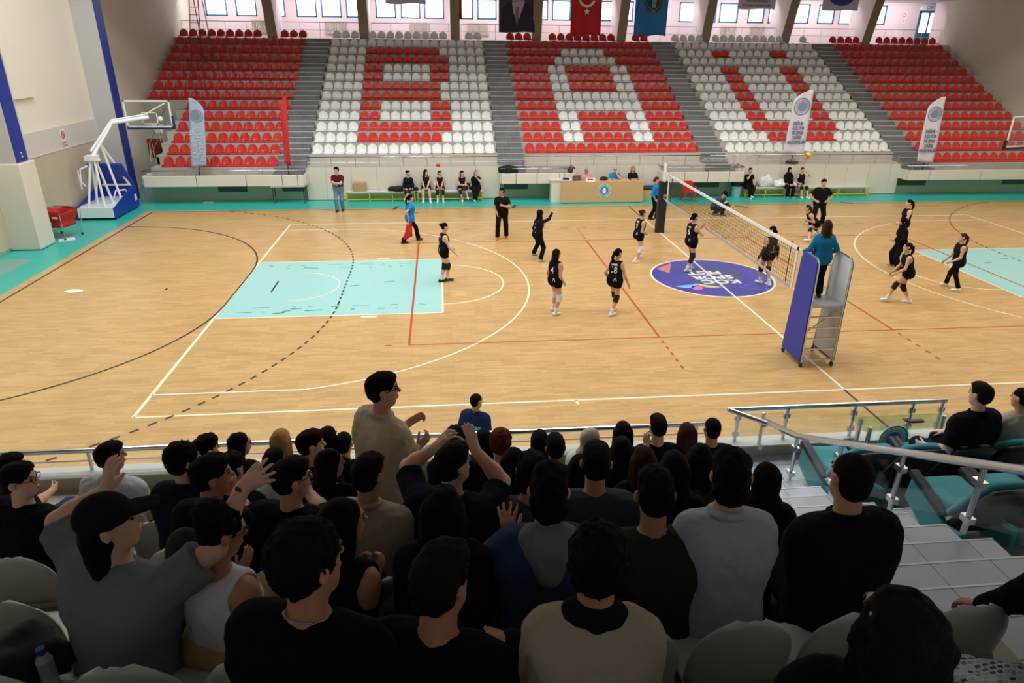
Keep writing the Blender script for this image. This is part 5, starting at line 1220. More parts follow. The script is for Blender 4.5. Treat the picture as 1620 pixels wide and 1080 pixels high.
    if face_on and st_ != 'none':
        for sg in (-1, 1):
            m = MB(); m.ball(hl(sg*.031, .0815, .012), .0095*s, 8, 6, (1.3, 1, .75)); m.build('eye', mat('eye_dark', (30, 22, 20), .3), root, smooth=True)
            m = MB(); m.path([hl(sg*.018, .094, .031), hl(sg*.034, .090, .036), hl(sg*.046, .080, .031)], .0035*s, 5); m.build('eyebrow', mat('eye_dark', (30, 22, 20), .3), root, smooth=True)
        m = MB(); m.path([hl(-.02, .094, -.057), hl(0, .0985, -.058), hl(.02, .094, -.057)], .0038*s, 6); m.build('mouth', mat('lips', (150, 84, 78), .5), root, smooth=True)
    if glasses:
        m = MB()
        for sg in (-1, 1):
            m.path([hl(sg*.031+.022*math.cos(a), .099, .01+.018*math.sin(a)) for a in np.linspace(0, 2*math.pi, 13)], .0024*s, 5); m.tube(hl(sg*.053, .096, .014), hl(sg*.078, .0, .012), .0024*s)
        m.tube(hl(-.01, .1, .012), hl(.01, .1, .012), .0024*s); m.build('glasses', M_BLACK, root)
    PERSONS.append(root)
    info = dict(root=root, s=s, spine=spine, r=r, f=f, u=u, neck=neck, hc=hc, hl=hl, arms=arms, legs=legs, shirt=shirt, P=P)
    return info
def decal(info, txt, size, m, name, zs=.30, back=True, wide=.85, bold=.003, x=0.):
    """jersey printing wrapped on the shirt surface"""
    t = text_obj(txt, size, m, name, info['root'], None, wide, 0.0, bold)
    me = t.data; bv = BVHTree.FromPolygons([v.co.copy() for v in info['shirt'].data.vertices], [tuple(p.vertices) for p in info['shirt'].data.polygons])
    r, f, u = info['r'], info['f'], info['u']; sg = -1 if back else 1; c = info['spine'](zs)
    for v in me.vertices:
        p = c+r*(v.co.x+x)*(1 if back else -1)+u*v.co.y+f*sg*.5
        hit = bv.ray_cast(Vector(p), Vector(-f*sg)); q = Vector(p) if hit[0] is None else hit[0]+Vector(f*sg)*.005
        if hit[0] is None: q = Vector(c+r*v.co.x+u*v.co.y+f*sg*.12)
        v.co = q
    me.update(); return t
# ================================================================ people on and around the court
def F0(px, py): p = at(px, py, 2, 0.0); return V(p[0], p[1], 0)
def F2(a, b): return dict(R=dict(p=a, world=True), L=dict(p=b, world=True))
M_JW = mat('jersey_white', (225, 225, 230), .7); BLK2 = cloth('jersey_black', (24, 24, 30)); SHK = cloth('shorts_black', (16, 16, 18)); PADB = mat('pad_black', (18, 18, 20), .8); PADW_ = mat('pad_white', (222, 222, 228), .8)
JER = lambda: dict(c=BLK2, sleeve=0, loose=.012, low=-.05, neck=.02)
SHORT = dict(c=SHK, leg=.38, loose=.012)
WH = (228, 228, 232)
def mid(a, b): return (a+b)/2
def stander(label, fr, fl, face, **kw):
    """fr, fl: pixels of the right and left foot on the court"""
    a = F0(*fr); b = F0(*fl); c = mid(a, b)
    kw.setdefault('res', .0125); kw.setdefault('H', 1.7)
    s = kw['H']/1.7; d = np.linalg.norm(a-b)/2; kw.setdefault('pel', math.sqrt(max(.2, (.905*s)**2-d*d))+.02)
    sh = kw.pop('shift', (0, 0)); c = c+V(sh[0], sh[1], 0)
    an = math.radians(face); tv = V(-math.sin(an), math.cos(an), 0)
    return person(label, c, face=face, feet=F2(a, b), **kw)
def team(info, num, name=None, foot=True):
    decal(info, num, .24, M_JW, 'jersey_number', .27, True)
    if name: decal(info, name, .055, M_JW, 'jersey_name', .41, True, 1.0, .004)
    decal(info, '/\\', .12, M_JW, 'jersey_mark', .04, True, 1.4, .002, .07)
G1 = 'players of the left team'; 
i_ = stander('player with bun and black knee pads in black jersey, stepping right on the pale key', (708, 444), (698, 446), -80, H=1.74, sex='f', build=1.12, top=JER(), bottom=SHORT, hair=('bun', 'dark'), sk='fair', shoes=(26, 26, 30), socks=True, pads=dict(R=(PADB, 1), L=(PADB, 1)),
        hands=dict(R=dict(t=(.28, .32, .88), curl=.4, n=(0, 0, -1)), L=dict(t=(-.2, .25, .95), curl=.4)), lean=4, group=G1); team(i_, '1', 'ÇINAR')
i_ = stander('player in black headscarf and long trousers raising one arm to point right', (855, 414), (844, 404), -70, H=1.66, sex='f', top=dict(c=BLK2, sleeve=2, loose=.014, low=-.09, neck=.0), bottom=dict(c=SHK, leg=2, loose=.02), hair=('hijab', cloth('scarf_black', (14, 14, 16))), sk='light', shoes=(170, 175, 182),
        hands=dict(R=dict(t=(.18, .42, 1.52), curl=.2, d=(.1, 1, .3), n=(0, 0, -1)), L=dict(t=(-.2, .18, .84), curl=.5)), lean=6, group=G1); team(i_, '1')
i_ = stander('player number 4 with long dark hair and white knee pads, seen from behind', (878, 499), (875, 491), -52, H=1.72, sex='f', top=JER(), bottom=SHORT, hair=('long', 'dark'), sk='light', shoes=WH, socks=True, pads=dict(R=(PADW_, 1), L=(PADW_, 1)), hands=dict(R=dict(t=(.2, .12, .86), curl=.5), L=dict(t=(-.2, .1, .86), curl=.5)), hy=-25, group=G1); team(i_, '4')
i_ = stander('player number 18 with dark ponytail and black knee pads, seen from behind', (967, 500), (971, 491), -42, H=1.74, sex='f', top=JER(), bottom=SHORT, hair=('pony', 'black'), sk='light', shoes=WH, socks=True, pads=dict(R=(PADB, 1), L=(PADB, .8)), hands=dict(R=dict(t=(.32, .15, .82), curl=.4), L=dict(t=(-.2, .05, .9), curl=.5)), lean=5, hy=-25, group=G1); team(i_, '18', 'DEMİR')
i_ = stander('player with light brown bun and white knee pads standing left of the far net post', (1004, 416), (1010, 408), -72, H=1.70, sex='f', top=JER(), bottom=SHORT, hair=('bun', 'brown'), sk='light', shoes=WH, socks=True, pads=dict(R=(PADW_, 1), L=(PADW_, 1)), hands=dict(R=dict(t=(.12, .2, .9), curl=.5), L=dict(t=(-.1, .2, .92), curl=.5)), lean=7, group=G1); team(i_, '9', 'EKİN')
i_ = stander('player with short dark ponytail, hands raised to her chest, standing on the purple emblem', (1086, 430), (1091, 426), -72, H=1.80, sex='f', build=1.06, top=JER(), bottom=SHORT, hair=('lowbun', 'black'), sk='light', shoes=(200, 202, 208), socks=True, pads=dict(R=(PADB, 1.7), L=(PADB, 1.7)), hands=dict(R=dict(t=(.12, .34, 1.3), curl=.8, pole=(.6, -.2, -.8), d=(-.2, .5, .8)), L=dict(t=(-.02, .34, 1.34), curl=.8, pole=(-.6, -.2, -.8), d=(.2, .5, .8))), group=G1); team(i_, '6', 'ADA')
# right team
G2 = 'players of the right team'
ORN = mat('jersey_amber', (196, 148, 44), .7)
i_ = stander('player with low ponytail and black arm sleeves right behind the net, back to the camera', (1216, 452), (1202, 448), 18, H=1.74, sex='f', top=dict(c=cloth('jersey_charcoal', (46, 44, 44)), sleeve=0, loose=.012, low=-.05), bottom=SHORT, hair=('lowbun', 'black'), sk='light', shoes=WH, socks=True, pads=dict(R=(PADB, 1), L=(PADB, 1)), hands=dict(R=dict(t=(.36, .02, .84), curl=.3, n=(-1, 0, 0)), L=dict(t=(-.36, .02, .85), curl=.3, n=(1, 0, 0))), hy=40, group=G2)
decal(i_, '1', .2, ORN, 'jersey_number', .2); decal(i_, 'BAÜN', .06, ORN, 'jersey_name', .09, True, 1, .003)
for sd in 'RL':
    sh, el, wr = i_['arms'][sd]; solid('arm_sleeve', [cap(el+(sh-el)*.25, el, .048, .046), cap(el, wr, .046, .034)], .011, PADB, i_['root'])
i_ = stander('player leaning forward with curly ponytail, just below the man with hands on hips', (1278, 384), (1294, 372), 78, H=1.68, sex='f', top=dict(c=cloth('jersey_dark_brown', (40, 30, 34)), sleeve=0, loose=.012, low=-.05), bottom=SHORT, hair=('pony', 'brown'), sk='light', shoes=WH, pads=dict(R=(PADB, 1), L=(PADB, 1)), lean=42, hp=22, pel=.6, hands=dict(R=dict(t=(.1, .28, .66), curl=.8), L=dict(t=(-.05, .34, .7), curl=.8)), group=G2)
i_ = stander('player with very long dark ponytail standing behind the headscarf player on the right', (1424, 392), (1420, 394), 78, H=1.70, sex='f', top=JER(), bottom=dict(c=SHK, leg=.38, loose=.012), hair=('pony', 'black'), sk='fair', shoes=WH, hands=dict(R=dict(t=(.2, .1, .88), curl=.5), L=dict(t=(-.2, .28, .95), curl=.5)), group=G2)
i_ = stander('player in black headscarf, long black tunic and wide trousers walking left', (1412, 420), (1421, 430), 74, H=1.68, sex='f', top=dict(c=SHK, sleeve=2, loose=.025, low=-.09), bottom=dict(c=SHK, leg=2, loose=.03, flare=.02), hair=('hijab', cloth('scarf_black', (14, 14, 16))), sk='light', shoes=(200, 170, 160), hands=dict(R=dict(t=(.25, .1, .9), curl=.5), L=dict(t=(-.3, .34, 1.0), curl=.5)), lean=6, hp=-5, group=G2)
i_ = stander('player in wide stance with ponytail, knee pads and white sneakers, nearest on right court', (1437, 479), (1401, 477), 72, H=1.72, sex='f', build=1.05, top=JER(), bottom=SHORT, hair=('pony', 'dark'), sk='light', shoes=(236, 236, 240), socks=True, pads=dict(R=(PADB, 1), L=(PADB, 1)), lean=16, hp=14, hands=dict(R=dict(t=(.12, .36, .82), curl=.4), L=dict(t=(-.2, .38, .86), curl=.4)), group=G2, shift=(.12, 0))
i_ = stander('player with brown ponytail, sleeveless top and long black leggings at the right key', (1515, 462), (1495, 452), 74, H=1.68, sex='f', build=1.12, top=dict(c=BLK2, sleeve=0, loose=.016, low=-.09), bottom=dict(c=SHK, leg=2, loose=.008), hair=('pony', 'brown'), sk='light', shoes=(236, 236, 240), lean=6, hp=10, hands=dict(R=dict(t=(.15, .3, .82), curl=.5), L=dict(t=(-.18, .28, .86), curl=.5)), group=G2)
# officials and staff
BP = cloth('polo_blue', (30, 130, 200)); NV = cloth('navy_trim', (20, 28, 56))
i_ = stander('line judge in blue polo and black trousers walking right with a red flag', (638, 385), (662, 380), -68, H=1.70, sex='f', top=dict(c=BP, sleeve=.6, loose=.018, low=-.09, collar=NV), bottom=dict(c=BLK, leg=2, loose=.015, flare=.015), hair=('pony', 'black'), sk='light', shoes=(30, 30, 34), lean=4, hands=dict(R=dict(t=(.2, -.12, .92), curl=1.2), L=dict(t=(-.22, .3, .98), curl=.4)))
wr = i_['arms']['R'][2]; m = MB(); m.tube(wr+V(0, .02, .02), wr+V(0, .0, -.55), .008); m.build('flag_stick', M_WHITE, None, loc=(0, 0, 0)) if False else None
rt_ = i_['root']; fe = empty('signal_flag', tuple(rt_.location), rt_.rotation_euler[2], 'red line judge flag hanging from her right hand', 'flag')
m = MB(); m.tube(wr+V(0, 0, -.02), wr+V(.02, -.05, -.62), .008); m.build('flag_stick', M_WHITE, fe)
g = [[wr+V(.02-.03*math.sin(3*t+u_*4), .0-.36*u_*(.6+.4*t)+.12, -.10-.55*t-.12*u_) for u_ in np.linspace(0, 1, 7)] for t in np.linspace(0, 1, 8)]
v, f_ = shell(g, .006); m = MB(); m.add(v, f_); m.build('flag_cloth', mat('flag_red_cloth', (196, 28, 40), .8), fe, smooth=True)
i_ = stander('second referee in long-sleeved blue shirt and black trousers beside the far net post', (1028, 347), (1038, 346), -112, H=1.68, sex='f', top=dict(c=BP, sleeve=2, loose=.016, low=-.07, collar=NV), bottom=dict(c=BLK, leg=2, loose=.018, flare=.02), hair=('lowbun', 'brown'), sk='light', shoes=(26, 26, 30), hands=dict(L=dict(t=(-.16, .25, 1.05), curl=.8), R=dict(t=(.26, .04, .86), curl=.4)), group=None)
i_ = stander('man in maroon polo and blue jeans with arms crossed, standing left of the far bench', (534, 335), (543, 333), 175, H=1.80, top=dict(c=cloth('maroon', (84, 22, 32)), sleeve=.6, loose=.018, collar=cloth('maroon', (84, 22, 32))), bottom=dict(c=cloth('jeans', (104, 130, 160)), leg=2, loose=.02), hair=('short', 'black'), sk='light', shoes=(36, 36, 48), hy=-45,
        hands=dict(R=dict(t=(-.1, .26, 1.18), pole=(.9, .1, -.6), curl=.8, d=(-1, .1, .1), n=(0, -1, 0)), L=dict(t=(.1, .24, 1.22), pole=(-.9, .1, -.6), curl=.8, d=(1, .1, .1), n=(0, -1, 0))))
m = MB(); c0 = i_['spine'](.44); m.path([c0+V(-.06, .08, .03), c0+V(0, .135, -.12), c0+V(.06, .08, .03)], .005, 6); m.box(-.045, .045, .27, .285, 1.1, 1.22); m.build('lanyard', mat('teal_badge', (60, 160, 160), .5), i_['root'])
i_ = stander('coach in black t-shirt and trousers with bright orange shoes, looking right', (787, 378), (801, 376), 175, H=1.82, top=dict(c=BLK, sleeve=.6, loose=.02), bottom=dict(c=BLK, leg=2, loose=.02), hair=('buzz', 'black'), sk='tan', shoes=(232, 96, 48), hy=-65, hands=dict(R=dict(t=(.18, .16, .95), curl=.5), L=dict(t=(-.06, .3, 1.25), curl=.8, pole=(-.8, -.2, -.8))))
i_ = stander('man in black with both hands on his hips behind the referee stand', (1281, 359), (1299, 357), 170, H=1.86, build=1.12, top=dict(c=BLK, sleeve=.7, loose=.024), bottom=dict(c=BLK, leg=2, loose=.022), hair=('short', 'black'), sk='light', shoes=(210, 210, 212), hy=12,
        hands=dict(R=dict(t=(.2, .1, 1.02), pole=(1, -.3, .1), curl=.6, d=(-.4, .8, -.2), n=(-1, 0, 0)), L=dict(t=(-.2, .1, 1.02), pole=(-1, -.3, .1), curl=.6, d=(.4, .8, -.2), n=(1, 0, 0))))
# photographer crouching
a = F0(1128, 339); b = F0(1142, 340)
i_ = person('crouching photographer in black cap and blue grey jacket behind the net', mid(a, b)+V(-.1, .12, 0), face=-150, H=1.74, pel=.34, lean=38, hp=-20, top=dict(c=cloth('blue_grey', (70, 80, 104)), sleeve=2, loose=.022), bottom=dict(c=cloth('dark_trouser', (40, 42, 50)), leg=2, loose=.02), hair=('short', 'black'), extras=('cap',), shoes=(120, 124, 134), feet=F2(a+V(0, -.1, 0), b), hands=dict(R=dict(t=(.08, .5, .55), curl=.9), L=dict(t=(-.1, .5, .5), curl=.9)), res=.0125)
e = empty('camera', tuple(i_['root'].location), i_['root'].rotation_euler[2], 'black camera held low by the crouching photographer', 'camera'); m = MB(); m.box(-.08, .08, .55, .62, .46, .57); m.build('camera_body', M_BLACK, e, bevel=.01); m = MB(); m.tube((0, .62, .51), (0, .74, .49), .04, n=14); m.build('lens', M_BLACK, e)
# referee on the stand
i_ = person('first referee with long curly hair in teal blue sweater standing on the umpire stand', (-0.04, -5.8, 1.42), face=-8, H=1.68, sex='f', top=dict(c=cloth('teal_sweater', (24, 108, 150)), sleeve=2, loose=.02, low=-.09), bottom=dict(c=BLK, leg=2, loose=.012, flare=.01), hair=('longcurly', 'brown'), sk='light', shoes=(26, 26, 30), res=.011,
        hands=dict(R=dict(t=(.3, .2, .98), curl=1.0, pole=(.5, -.5, -.8)), L=dict(t=(-.3, .2, .98), curl=1.0, pole=(-.5, -.5, -.8))), feet=dict(R=V(.1, 0, 0), L=V(-.1, .03, 0)))
# seated far bench people
def sitter(label, x, y, face=180, floor_=0, seat=.44, **kw):
    kw.setdefault('res', .0125); kw.setdefault('H', 1.68); kw.setdefault('sex', 'f'); kw.setdefault('feet', None); s = kw['H']/1.7
    return person(label, (x, y, floor_), face=face, sit=True, pel=seat+.10*s, **kw)
def bx(px, py, y, z=.75): return at(px, py, 1, y)[0]
YB = 11.7
kn_ = dict(R=dict(t=(.06, .42, .62), curl=.7), L=dict(t=(-.04, .42, .62), curl=.7))
sitter('bench player with black arm sleeves and crossed legs, leftmost on the far bench', bx(677, 290, YB), YB, hy=-45, top=JER(), bottom=SHORT, hair=('bun', 'black'), shoes=WH, pads=dict(R=(PADB, 1), L=(PADB, 1)), feet=dict(R=V(.04, .42, 0), L=V(.12, .5, .1)), hands=dict(R=dict(t=(.2, .25, .56)), L=dict(t=(-.2, .25, .56)))) if False else None
sitter('bench player with black arm sleeves and crossed legs, leftmost on the far bench', bx(646, 290, YB), YB, hy=45, top=dict(c=cloth('jersey_navy', (26, 26, 46)), sleeve=2, loose=.012, low=-.05), bottom=SHORT, hair=('bun', 'black'), shoes=WH, pads=dict(R=(PADB, 1), L=(PADB, 1)), feet=dict(R=V(.06, .42, .0), L=V(.16, .5, .1)), hands=dict(R=dict(t=(.2, .3, .6)), L=dict(t=(-.2, .3, .6))))
sitter('bench player with long hair and bare legs apart, hands between her knees', bx(674, 290, YB), YB, hy=45, H=1.74, top=JER(), bottom=SHORT, hair=('long', 'dark'), sk='fair', shoes=(236, 236, 240), socks=True, feet=dict(R=V(.14, .52, 0), L=V(-.17, .5, 0)), hands=kn_)
sitter('bench player with black knee pads and white sneakers, third from the left', bx(696, 290, YB), YB, hy=40, H=1.64, top=JER(), bottom=SHORT, hair=('lowbun', 'brown'), sk='light', shoes=(236, 236, 240), socks=True, pads=dict(R=(PADB, 1.2), L=(PADB, 1.2)), feet=dict(R=V(.12, .4, 0), L=V(-.12, .4, 0)), hands=kn_)
sitter('bench player with ponytail and one leg crossed over, beside the blonde woman', bx(731, 290, YB), YB, hy=30, lean=10, top=JER(), bottom=SHORT, hair=('pony', 'black'), sk='light', shoes=(236, 236, 240), pads=dict(R=(PADB, 1), L=(PADB, 1)), feet=dict(R=V(.0, .4, 0), L=V(-.22, .52, .16)), hands=dict(R=dict(t=(-.1, .32, .72), pole=(.8, 0, -.5)), L=dict(t=(.08, .3, .75), pole=(-.8, 0, -.5))))
sitter('blonde woman in black t-shirt and long black skirt, chin on hand, at the bench end', bx(753, 290, YB), YB, hy=25, top=dict(c=BLK, sleeve=.4, loose=.016), bottom=dict(c=BLK, leg=2, loose=.03, flare=.02), hair=('pony', 'blonde'), sk='fair', shoes=WH, feet=dict(R=V(.05, .42, 0), L=V(.1, .5, .04)), hands=dict(R=dict(t=(.2, .02, .5)), L=dict(t=(-.04, .26, 1.02), pole=(-.5, .5, -.8), curl=1)))
sitter('woman in black t-shirt and trousers holding a hand to her mouth beside the blue bin', bx(1184, 290, YB), YB, hy=10, H=1.7, top=dict(c=BLK, sleeve=.6, loose=.018), bottom=dict(c=BLK, leg=2, loose=.02, flare=.015), hair=('lowbun', 'black'), sk='light', shoes=WH, feet=dict(R=V(.0, .45, 0), L=V(.0, .5, .08)), hands=dict(R=dict(t=(.03, .2, 1.08), pole=(.6, .4, -.8), curl=.8), L=dict(t=(-.12, .42, .6))))
sitter('player in black headscarf and track suit sitting on the right bench', bx(1246, 288, YB), YB, H=1.7, top=dict(c=BLK, sleeve=2, loose=.025), bottom=dict(c=BLK, leg=2, loose=.022), hair=('hijab', cloth('scarf_black', (14, 14, 16))), sk='fair', shoes=(150, 165, 180), feet=dict(R=V(.12, .4, 0), L=V(-.12, .42, 0)), hands=kn_)
sitter('bench player in sleeveless jersey lifting a hand to her hair, right end of the bench', bx(1266, 288, YB), YB, H=1.7, hy=-8, top=JER(), bottom=SHORT, hair=('lowbun', 'brown'), sk='fair', shoes=(236, 236, 240), pads=dict(L=(PADB, 1), R=(PADB, .6)), feet=dict(R=V(.06, .45, 0), L=V(-.2, .5, 0)), hands=dict(R=dict(t=(.14, .24, .64)), L=dict(t=(-.2, .12, 1.12), pole=(-.9, .3, -.3), curl=.8)))
# scorers on stools behind the desk
for px, lb, tp, hr_, fem_, kw in ((926, 'grey haired man in pink shirt bending over a laptop at the scorer desk', cloth('pink_shirt', (222, 150, 164)), ('short', 'grey'), 'm', dict(lean=16, hp=-28, hands=dict(R=dict(t=(.24, .42, .98), n=(0, 0, -1), curl=.4), L=dict(t=(-.1, .4, .98), n=(0, 0, -1), curl=.4)), glasses=True)),
                                  (972, 'balding man in blue polo with glasses, hand at his mouth, at the scorer desk', BP, ('balding', 'dark'), 'm', dict(lean=6, hp=-10, glasses=True, hands=dict(R=dict(t=(.2, .4, .98), n=(0, 0, -1)), L=dict(t=(-.04, .22, 1.2), pole=(-.5, .5, -.8), curl=1)))),
                                  (1001, 'woman with long fair hair in black top at the right end of the scorer desk', BLK, ('long', 'blonde'), 'f', dict(hp=-12, hands=dict(R=dict(t=(.16, .4, .98), n=(0, 0, -1)), L=dict(t=(-.14, .4, .98), n=(0, 0, -1)))))):
    x = at(px, 275, 1, 11.5)[0]
    i_ = person(lb, (x, 11.5, 0), face=180, sit=True, sex=fem_, H=1.74, pel=.68, top=dict(c=tp, sleeve=2 if tp is BLK else .6, loose=.018, collar=NV if tp is BP else None), bottom=dict(c=BLK, leg=2), hair=hr_, sk='light', res=.0125, **kw)
    m = MB(); m.box(-.2, .2, -.2, .2, .44, .5)
    for sx in (-.18, .18):
        for sy in (-.18, .18): m.tube((sx, sy, 0), (sx, sy, .44), .015)
    o = m.build('stool', M_BLACK, loc=(x, 11.5, 0)); tag(o, 'black stool under the %s' % ('man in pink' if px == 926 else 'man in the blue polo' if px == 972 else 'fair haired woman at the desk'), 'stool')
# boy walking below the near rail
p = at(752, 636, 1, -10.3)
i_ = person('short haired man in navy and turquoise patterned top walking below the near rail', (p[0], -10.3, 0), face=-30, H=(p[2]+.1)/1.0, hy=-25, top=dict(c=cloth('navy_top', (34, 42, 88)), sleeve=.8, loose=.02, collar=NV), bottom=dict(c=BLK, leg=2), hair=('buzz', 'black'), sk='tan', shoes=WH, res=.012)
decal(i_, '###', .2, cloth('turquoise_print', (96, 176, 196)), 'top_pattern', .25, True, .8, .02)

# ================================================================ spectators of the near stand
def spec(label, px, py, j, face=-12, stand=False, **kw):
    """px, py: head centre in the photo; j: row index"""
    kw.setdefault('res', .0105 if j >= 3 else .0125); kw.setdefault('H', 1.74); kw.setdefault('hy', -22); s = kw['H']/1.7
    lean = kw.get('lean', 6); kw['lean'] = lean
    yh = JY(j)+kw.pop('yo', .10) if not stand else kw.pop('ys')
    h = at(px, py, 1, yh); fz = JZ(j-1) if j > 0 else 1.765
    if stand: fz = kw.pop('fz')
    off = .52*math.sin(math.radians(lean))*s; a = math.radians(face)
    root = (h[0]+math.sin(a)*off, h[1]-math.cos(a)*off, fz)
    hh = (.51*math.cos(math.radians(lean))+.155)*s
    pel = h[2]-fz-hh
    if not stand: kw['sit'] = True; pel = max(pel, .40)
    kw['pel'] = pel
    if not stand and 'feet' not in kw: kw['feet'] = dict(R=V(.13, .42, 0), L=V(-.13, .40, 0))
    for sd, hsp in (kw.get('hands') or {}).items():
        if 'px' in hsp:
            dep = hsp.pop('y'); t = at(hsp['px'][0], hsp['px'][1], 1, dep); hsp.pop('px'); hsp['t'] = t; hsp['world'] = True
    return person(label, root, face=face, **kw)
def T(n, c, sleeve=.55, **k): return dict(c=cloth(n, c), sleeve=sleeve, loose=k.pop('loose', .02), **k)
DK = dict(c=cloth('dark_jeans', (26, 30, 44)), leg=2, loose=.015)
# nearest rows
HW = dict
i_ = spec('man in dark cap and grey t-shirt throwing both arms up, near left', 170, 838, 4, face=-30, H=1.84, build=1.15, hy=-42, hp=10, hair=('cap', 'dark'), sk='fair', top=T('heather_grey', (112, 120, 126), .8, loose=.03, low=-.09), bottom=DK, res=.0085,
     hands=dict(L=dict(px=(168, 775), y=-16.5, pole=(-1, -.2, -.2), d=(.15, .3, 1), n=(.2, 1, 0), curl=.35, spread=1.1), R=dict(px=(384, 772), y=-16.72, pole=(.7, -.4, -.5), d=(.75, .35, .6), n=(.2, 1, -.2), curl=.12, spread=1.5)))
sh, el, wr = i_['arms']['R']; solid('wristband', [cap(wr-(wr-el)*.07, wr-(wr-el)*.03, .034)], .008, M_BLACK, i_['root'])
m = MB(); m.box(-.02, .02, -.004, .004, -.008, .008); o = m.build('cap_clasp', M_STEEL, i_['root']); o.location = i_['hl'](-.03, -.105, -.0)
i_ = spec('woman with dark curly bun in white tank top clapping beside the grey t-shirt', 338, 850, 4, face=-30, H=1.62, sex='f', hy=-30, hp=-14, hair=('bigbun', 'dark'), sk='tan', glasses=True, top=T('white_ribbed', (205, 205, 212), 0, loose=.012, low=-.05, neck=.05, deep=True), bottom=dict(c=cloth('sand', (170, 150, 104)), leg=2, loose=.03), res=.0085,
     hands=dict(R=dict(px=(378, 893), y=-16.3, d=(.2, .5, .9), n=(-1, .2, 0), curl=.3, pole=(.6, -.2, -.9)), L=dict(px=(366, 893), y=-16.25, d=(.1, .5, .9), n=(1, .2, 0), curl=.4, pole=(-.6, 0, -.9))))
CW = mat('collar_pale', (150, 154, 150), .6)
i_ = spec('curly haired man in black t-shirt with thin pale neckline, bottom centre left', 478, 905, 5, yo=.08, face=-20, H=1.78, build=1.1, hy=-25, hair=('curly', 'black'), sk='tan', top=T('black_tee', (14, 14, 17), .6, collar=CW, collar_r=.0055), bottom=DK, hands=dict(R=dict(px=(600, 1010), y=-17.35, curl=.6, n=(-.3, 0, -1)), L=dict(t=None, curl=.6)), res=.009)
i_ = spec('short haired man in black t-shirt at the bottom centre, hand resting on a seat back', 690, 938, 5, yo=.08, face=-22, H=1.76, build=1.05, hy=-14, hair=('short', 'dark'), sk='tan', top=T('black_tee', (14, 14, 17), .6), bottom=DK, hands=dict(R=dict(px=(785, 1040), y=-17.5, curl=.6, n=(-.3, 0, -1))), res=.009)
i_ = spec('curly haired person in cream sweatshirt with dark inner collar, bottom centre right', 945, 905, 5, yo=.08, face=-8, H=1.74, build=.86, hy=-8, hair=('curly', 'black'), sk='tan', top=T('cream_sweat', (172, 164, 146), 2, loose=.026, neck=.04), bottom=DK, res=.009)
solid('inner_collar', [cap(i_['neck']-i_['u']*.04-i_['r']*.05, i_['neck']-i_['u']*.04+i_['r']*.05, .075, k=.02), cap(i_['neck']-i_['u']*.03, i_['neck']+i_['u']*.02, .072, .066, k=.02)], .009, cloth('navy_inner', (20, 22, 34)), i_['root'])
i_ = spec('dark long haired woman with bare shoulder, clasped hands, in front of the beige shirt man', 535, 835, 4, face=-30, H=1.64, sex='f', hy=-30, hair=('long', 'black'), sk='tan', top=T('black_top', (16, 16, 18), 0, loose=.014, neck=.05), bottom=DK, hands=dict(R=dict(px=(600, 905), y=-16.3, curl=1.0, d=(.1, .5, .8)), L=dict(px=(592, 908), y=-16.28, curl=1.0, d=(.1, .5, .8))))
i_ = spec('person with very long wide dark hair seen from behind, centre of the crowd', 700, 818, 4, face=-5, H=1.72, sex='f', hy=0, hair=('longcurly', 'black'), top=T('black_long', (14, 14, 16), 2, loose=.03), bottom=DK)
i_ = spec('person in blue denim jacket with grey hood raising an open hand', 868, 790, 4, face=-4, H=1.78, hy=-4, hair=('shag', 'black'), sk='light', top=T('denim', (48, 66, 100), 2, loose=.03), bottom=DK, res=.009,
     hands=dict(L=dict(px=(806, 850), y=-16.75, pole=(-.8, -.2, -.9), d=(-.1, .2, 1), n=(.2, .9, 0), curl=.25, spread=1.6)))
nk, u_, r_, f_ = i_['neck'], i_['u'], i_['r'], i_['f']
solid('grey_hood', [cap(nk-r_*.09-u_*.03-f_*.05, nk-r_*.0-u_*.14-f_*.13, .05, .055, k=.04), cap(nk+r_*.09-u_*.03-f_*.05, nk-u_*.14-f_*.13, .05, .055, k=.04), cap(nk-r_*.07-f_*.04, nk+r_*.07-f_*.04, .052, k=.04), cap(nk-u_*.06-f_*.10-r_*.05, nk-u_*.06-f_*.10+r_*.05, .055, k=.04)], .009, cloth('grey_fleece', (120, 126, 126)), i_['root'], noise=(.004, 34.))
i_ = spec('man in olive polo shirt with thin white collar line, seen from behind', 1037, 795, 4, face=-2, H=1.76, build=.98, hy=-4, hair=('short', 'black'), sk='tan', top=T('olive', (48, 46, 34), .7, collar=CW, collar_r=.0055, loose=.026), bottom=DK, res=.009)
i_ = spec('person with shaggy dark hair in pale lavender polo shirt, seen from behind', 1157, 765, 4, face=-4, H=1.76, build=.9, hy=-10, hair=('shag', 'black'), sk='light', top=T('lavender', (176, 178, 192), .8, loose=.03, collar=cloth('lavender', (176, 178, 192)), collar_r=.022), bottom=DK, res=.009)
i_ = spec('man in navy shirt with protruding ears holding a phone near the stairs', 1350, 768, 4, face=6, H=1.82, build=1.1, hy=-4, hair=('buzz', 'dark'), sk='light', top=T('navy_shirt', (18, 22, 36), 2, loose=.03, collar=cloth('navy_shirt', (18, 22, 36)), collar_r=.018), bottom=DK, res=.009,
     hands=dict(L=dict(px=(1262, 868), y=-16.1, pole=(-.7, -.3, -.8), d=(.3, .8, .5), n=(.6, 0, -.3), curl=.9), R=dict(px=(1320, 845), y=-15.9, pole=(.8, -.2, -.8), d=(-.9, .5, .1), n=(0, .2, -1), curl=.3)))
e = empty('smartphone', tuple(at(1277, 850, 1, -15.98)), 0, 'white smartphone held up by the man in the navy shirt', 'phone'); m = MB(); m.box(-.04, .04, -.005, .005, -.02, .13); m.build('phone_case', M_WHITE, e, bevel=.004, rot=(-.7, -.5, 0))
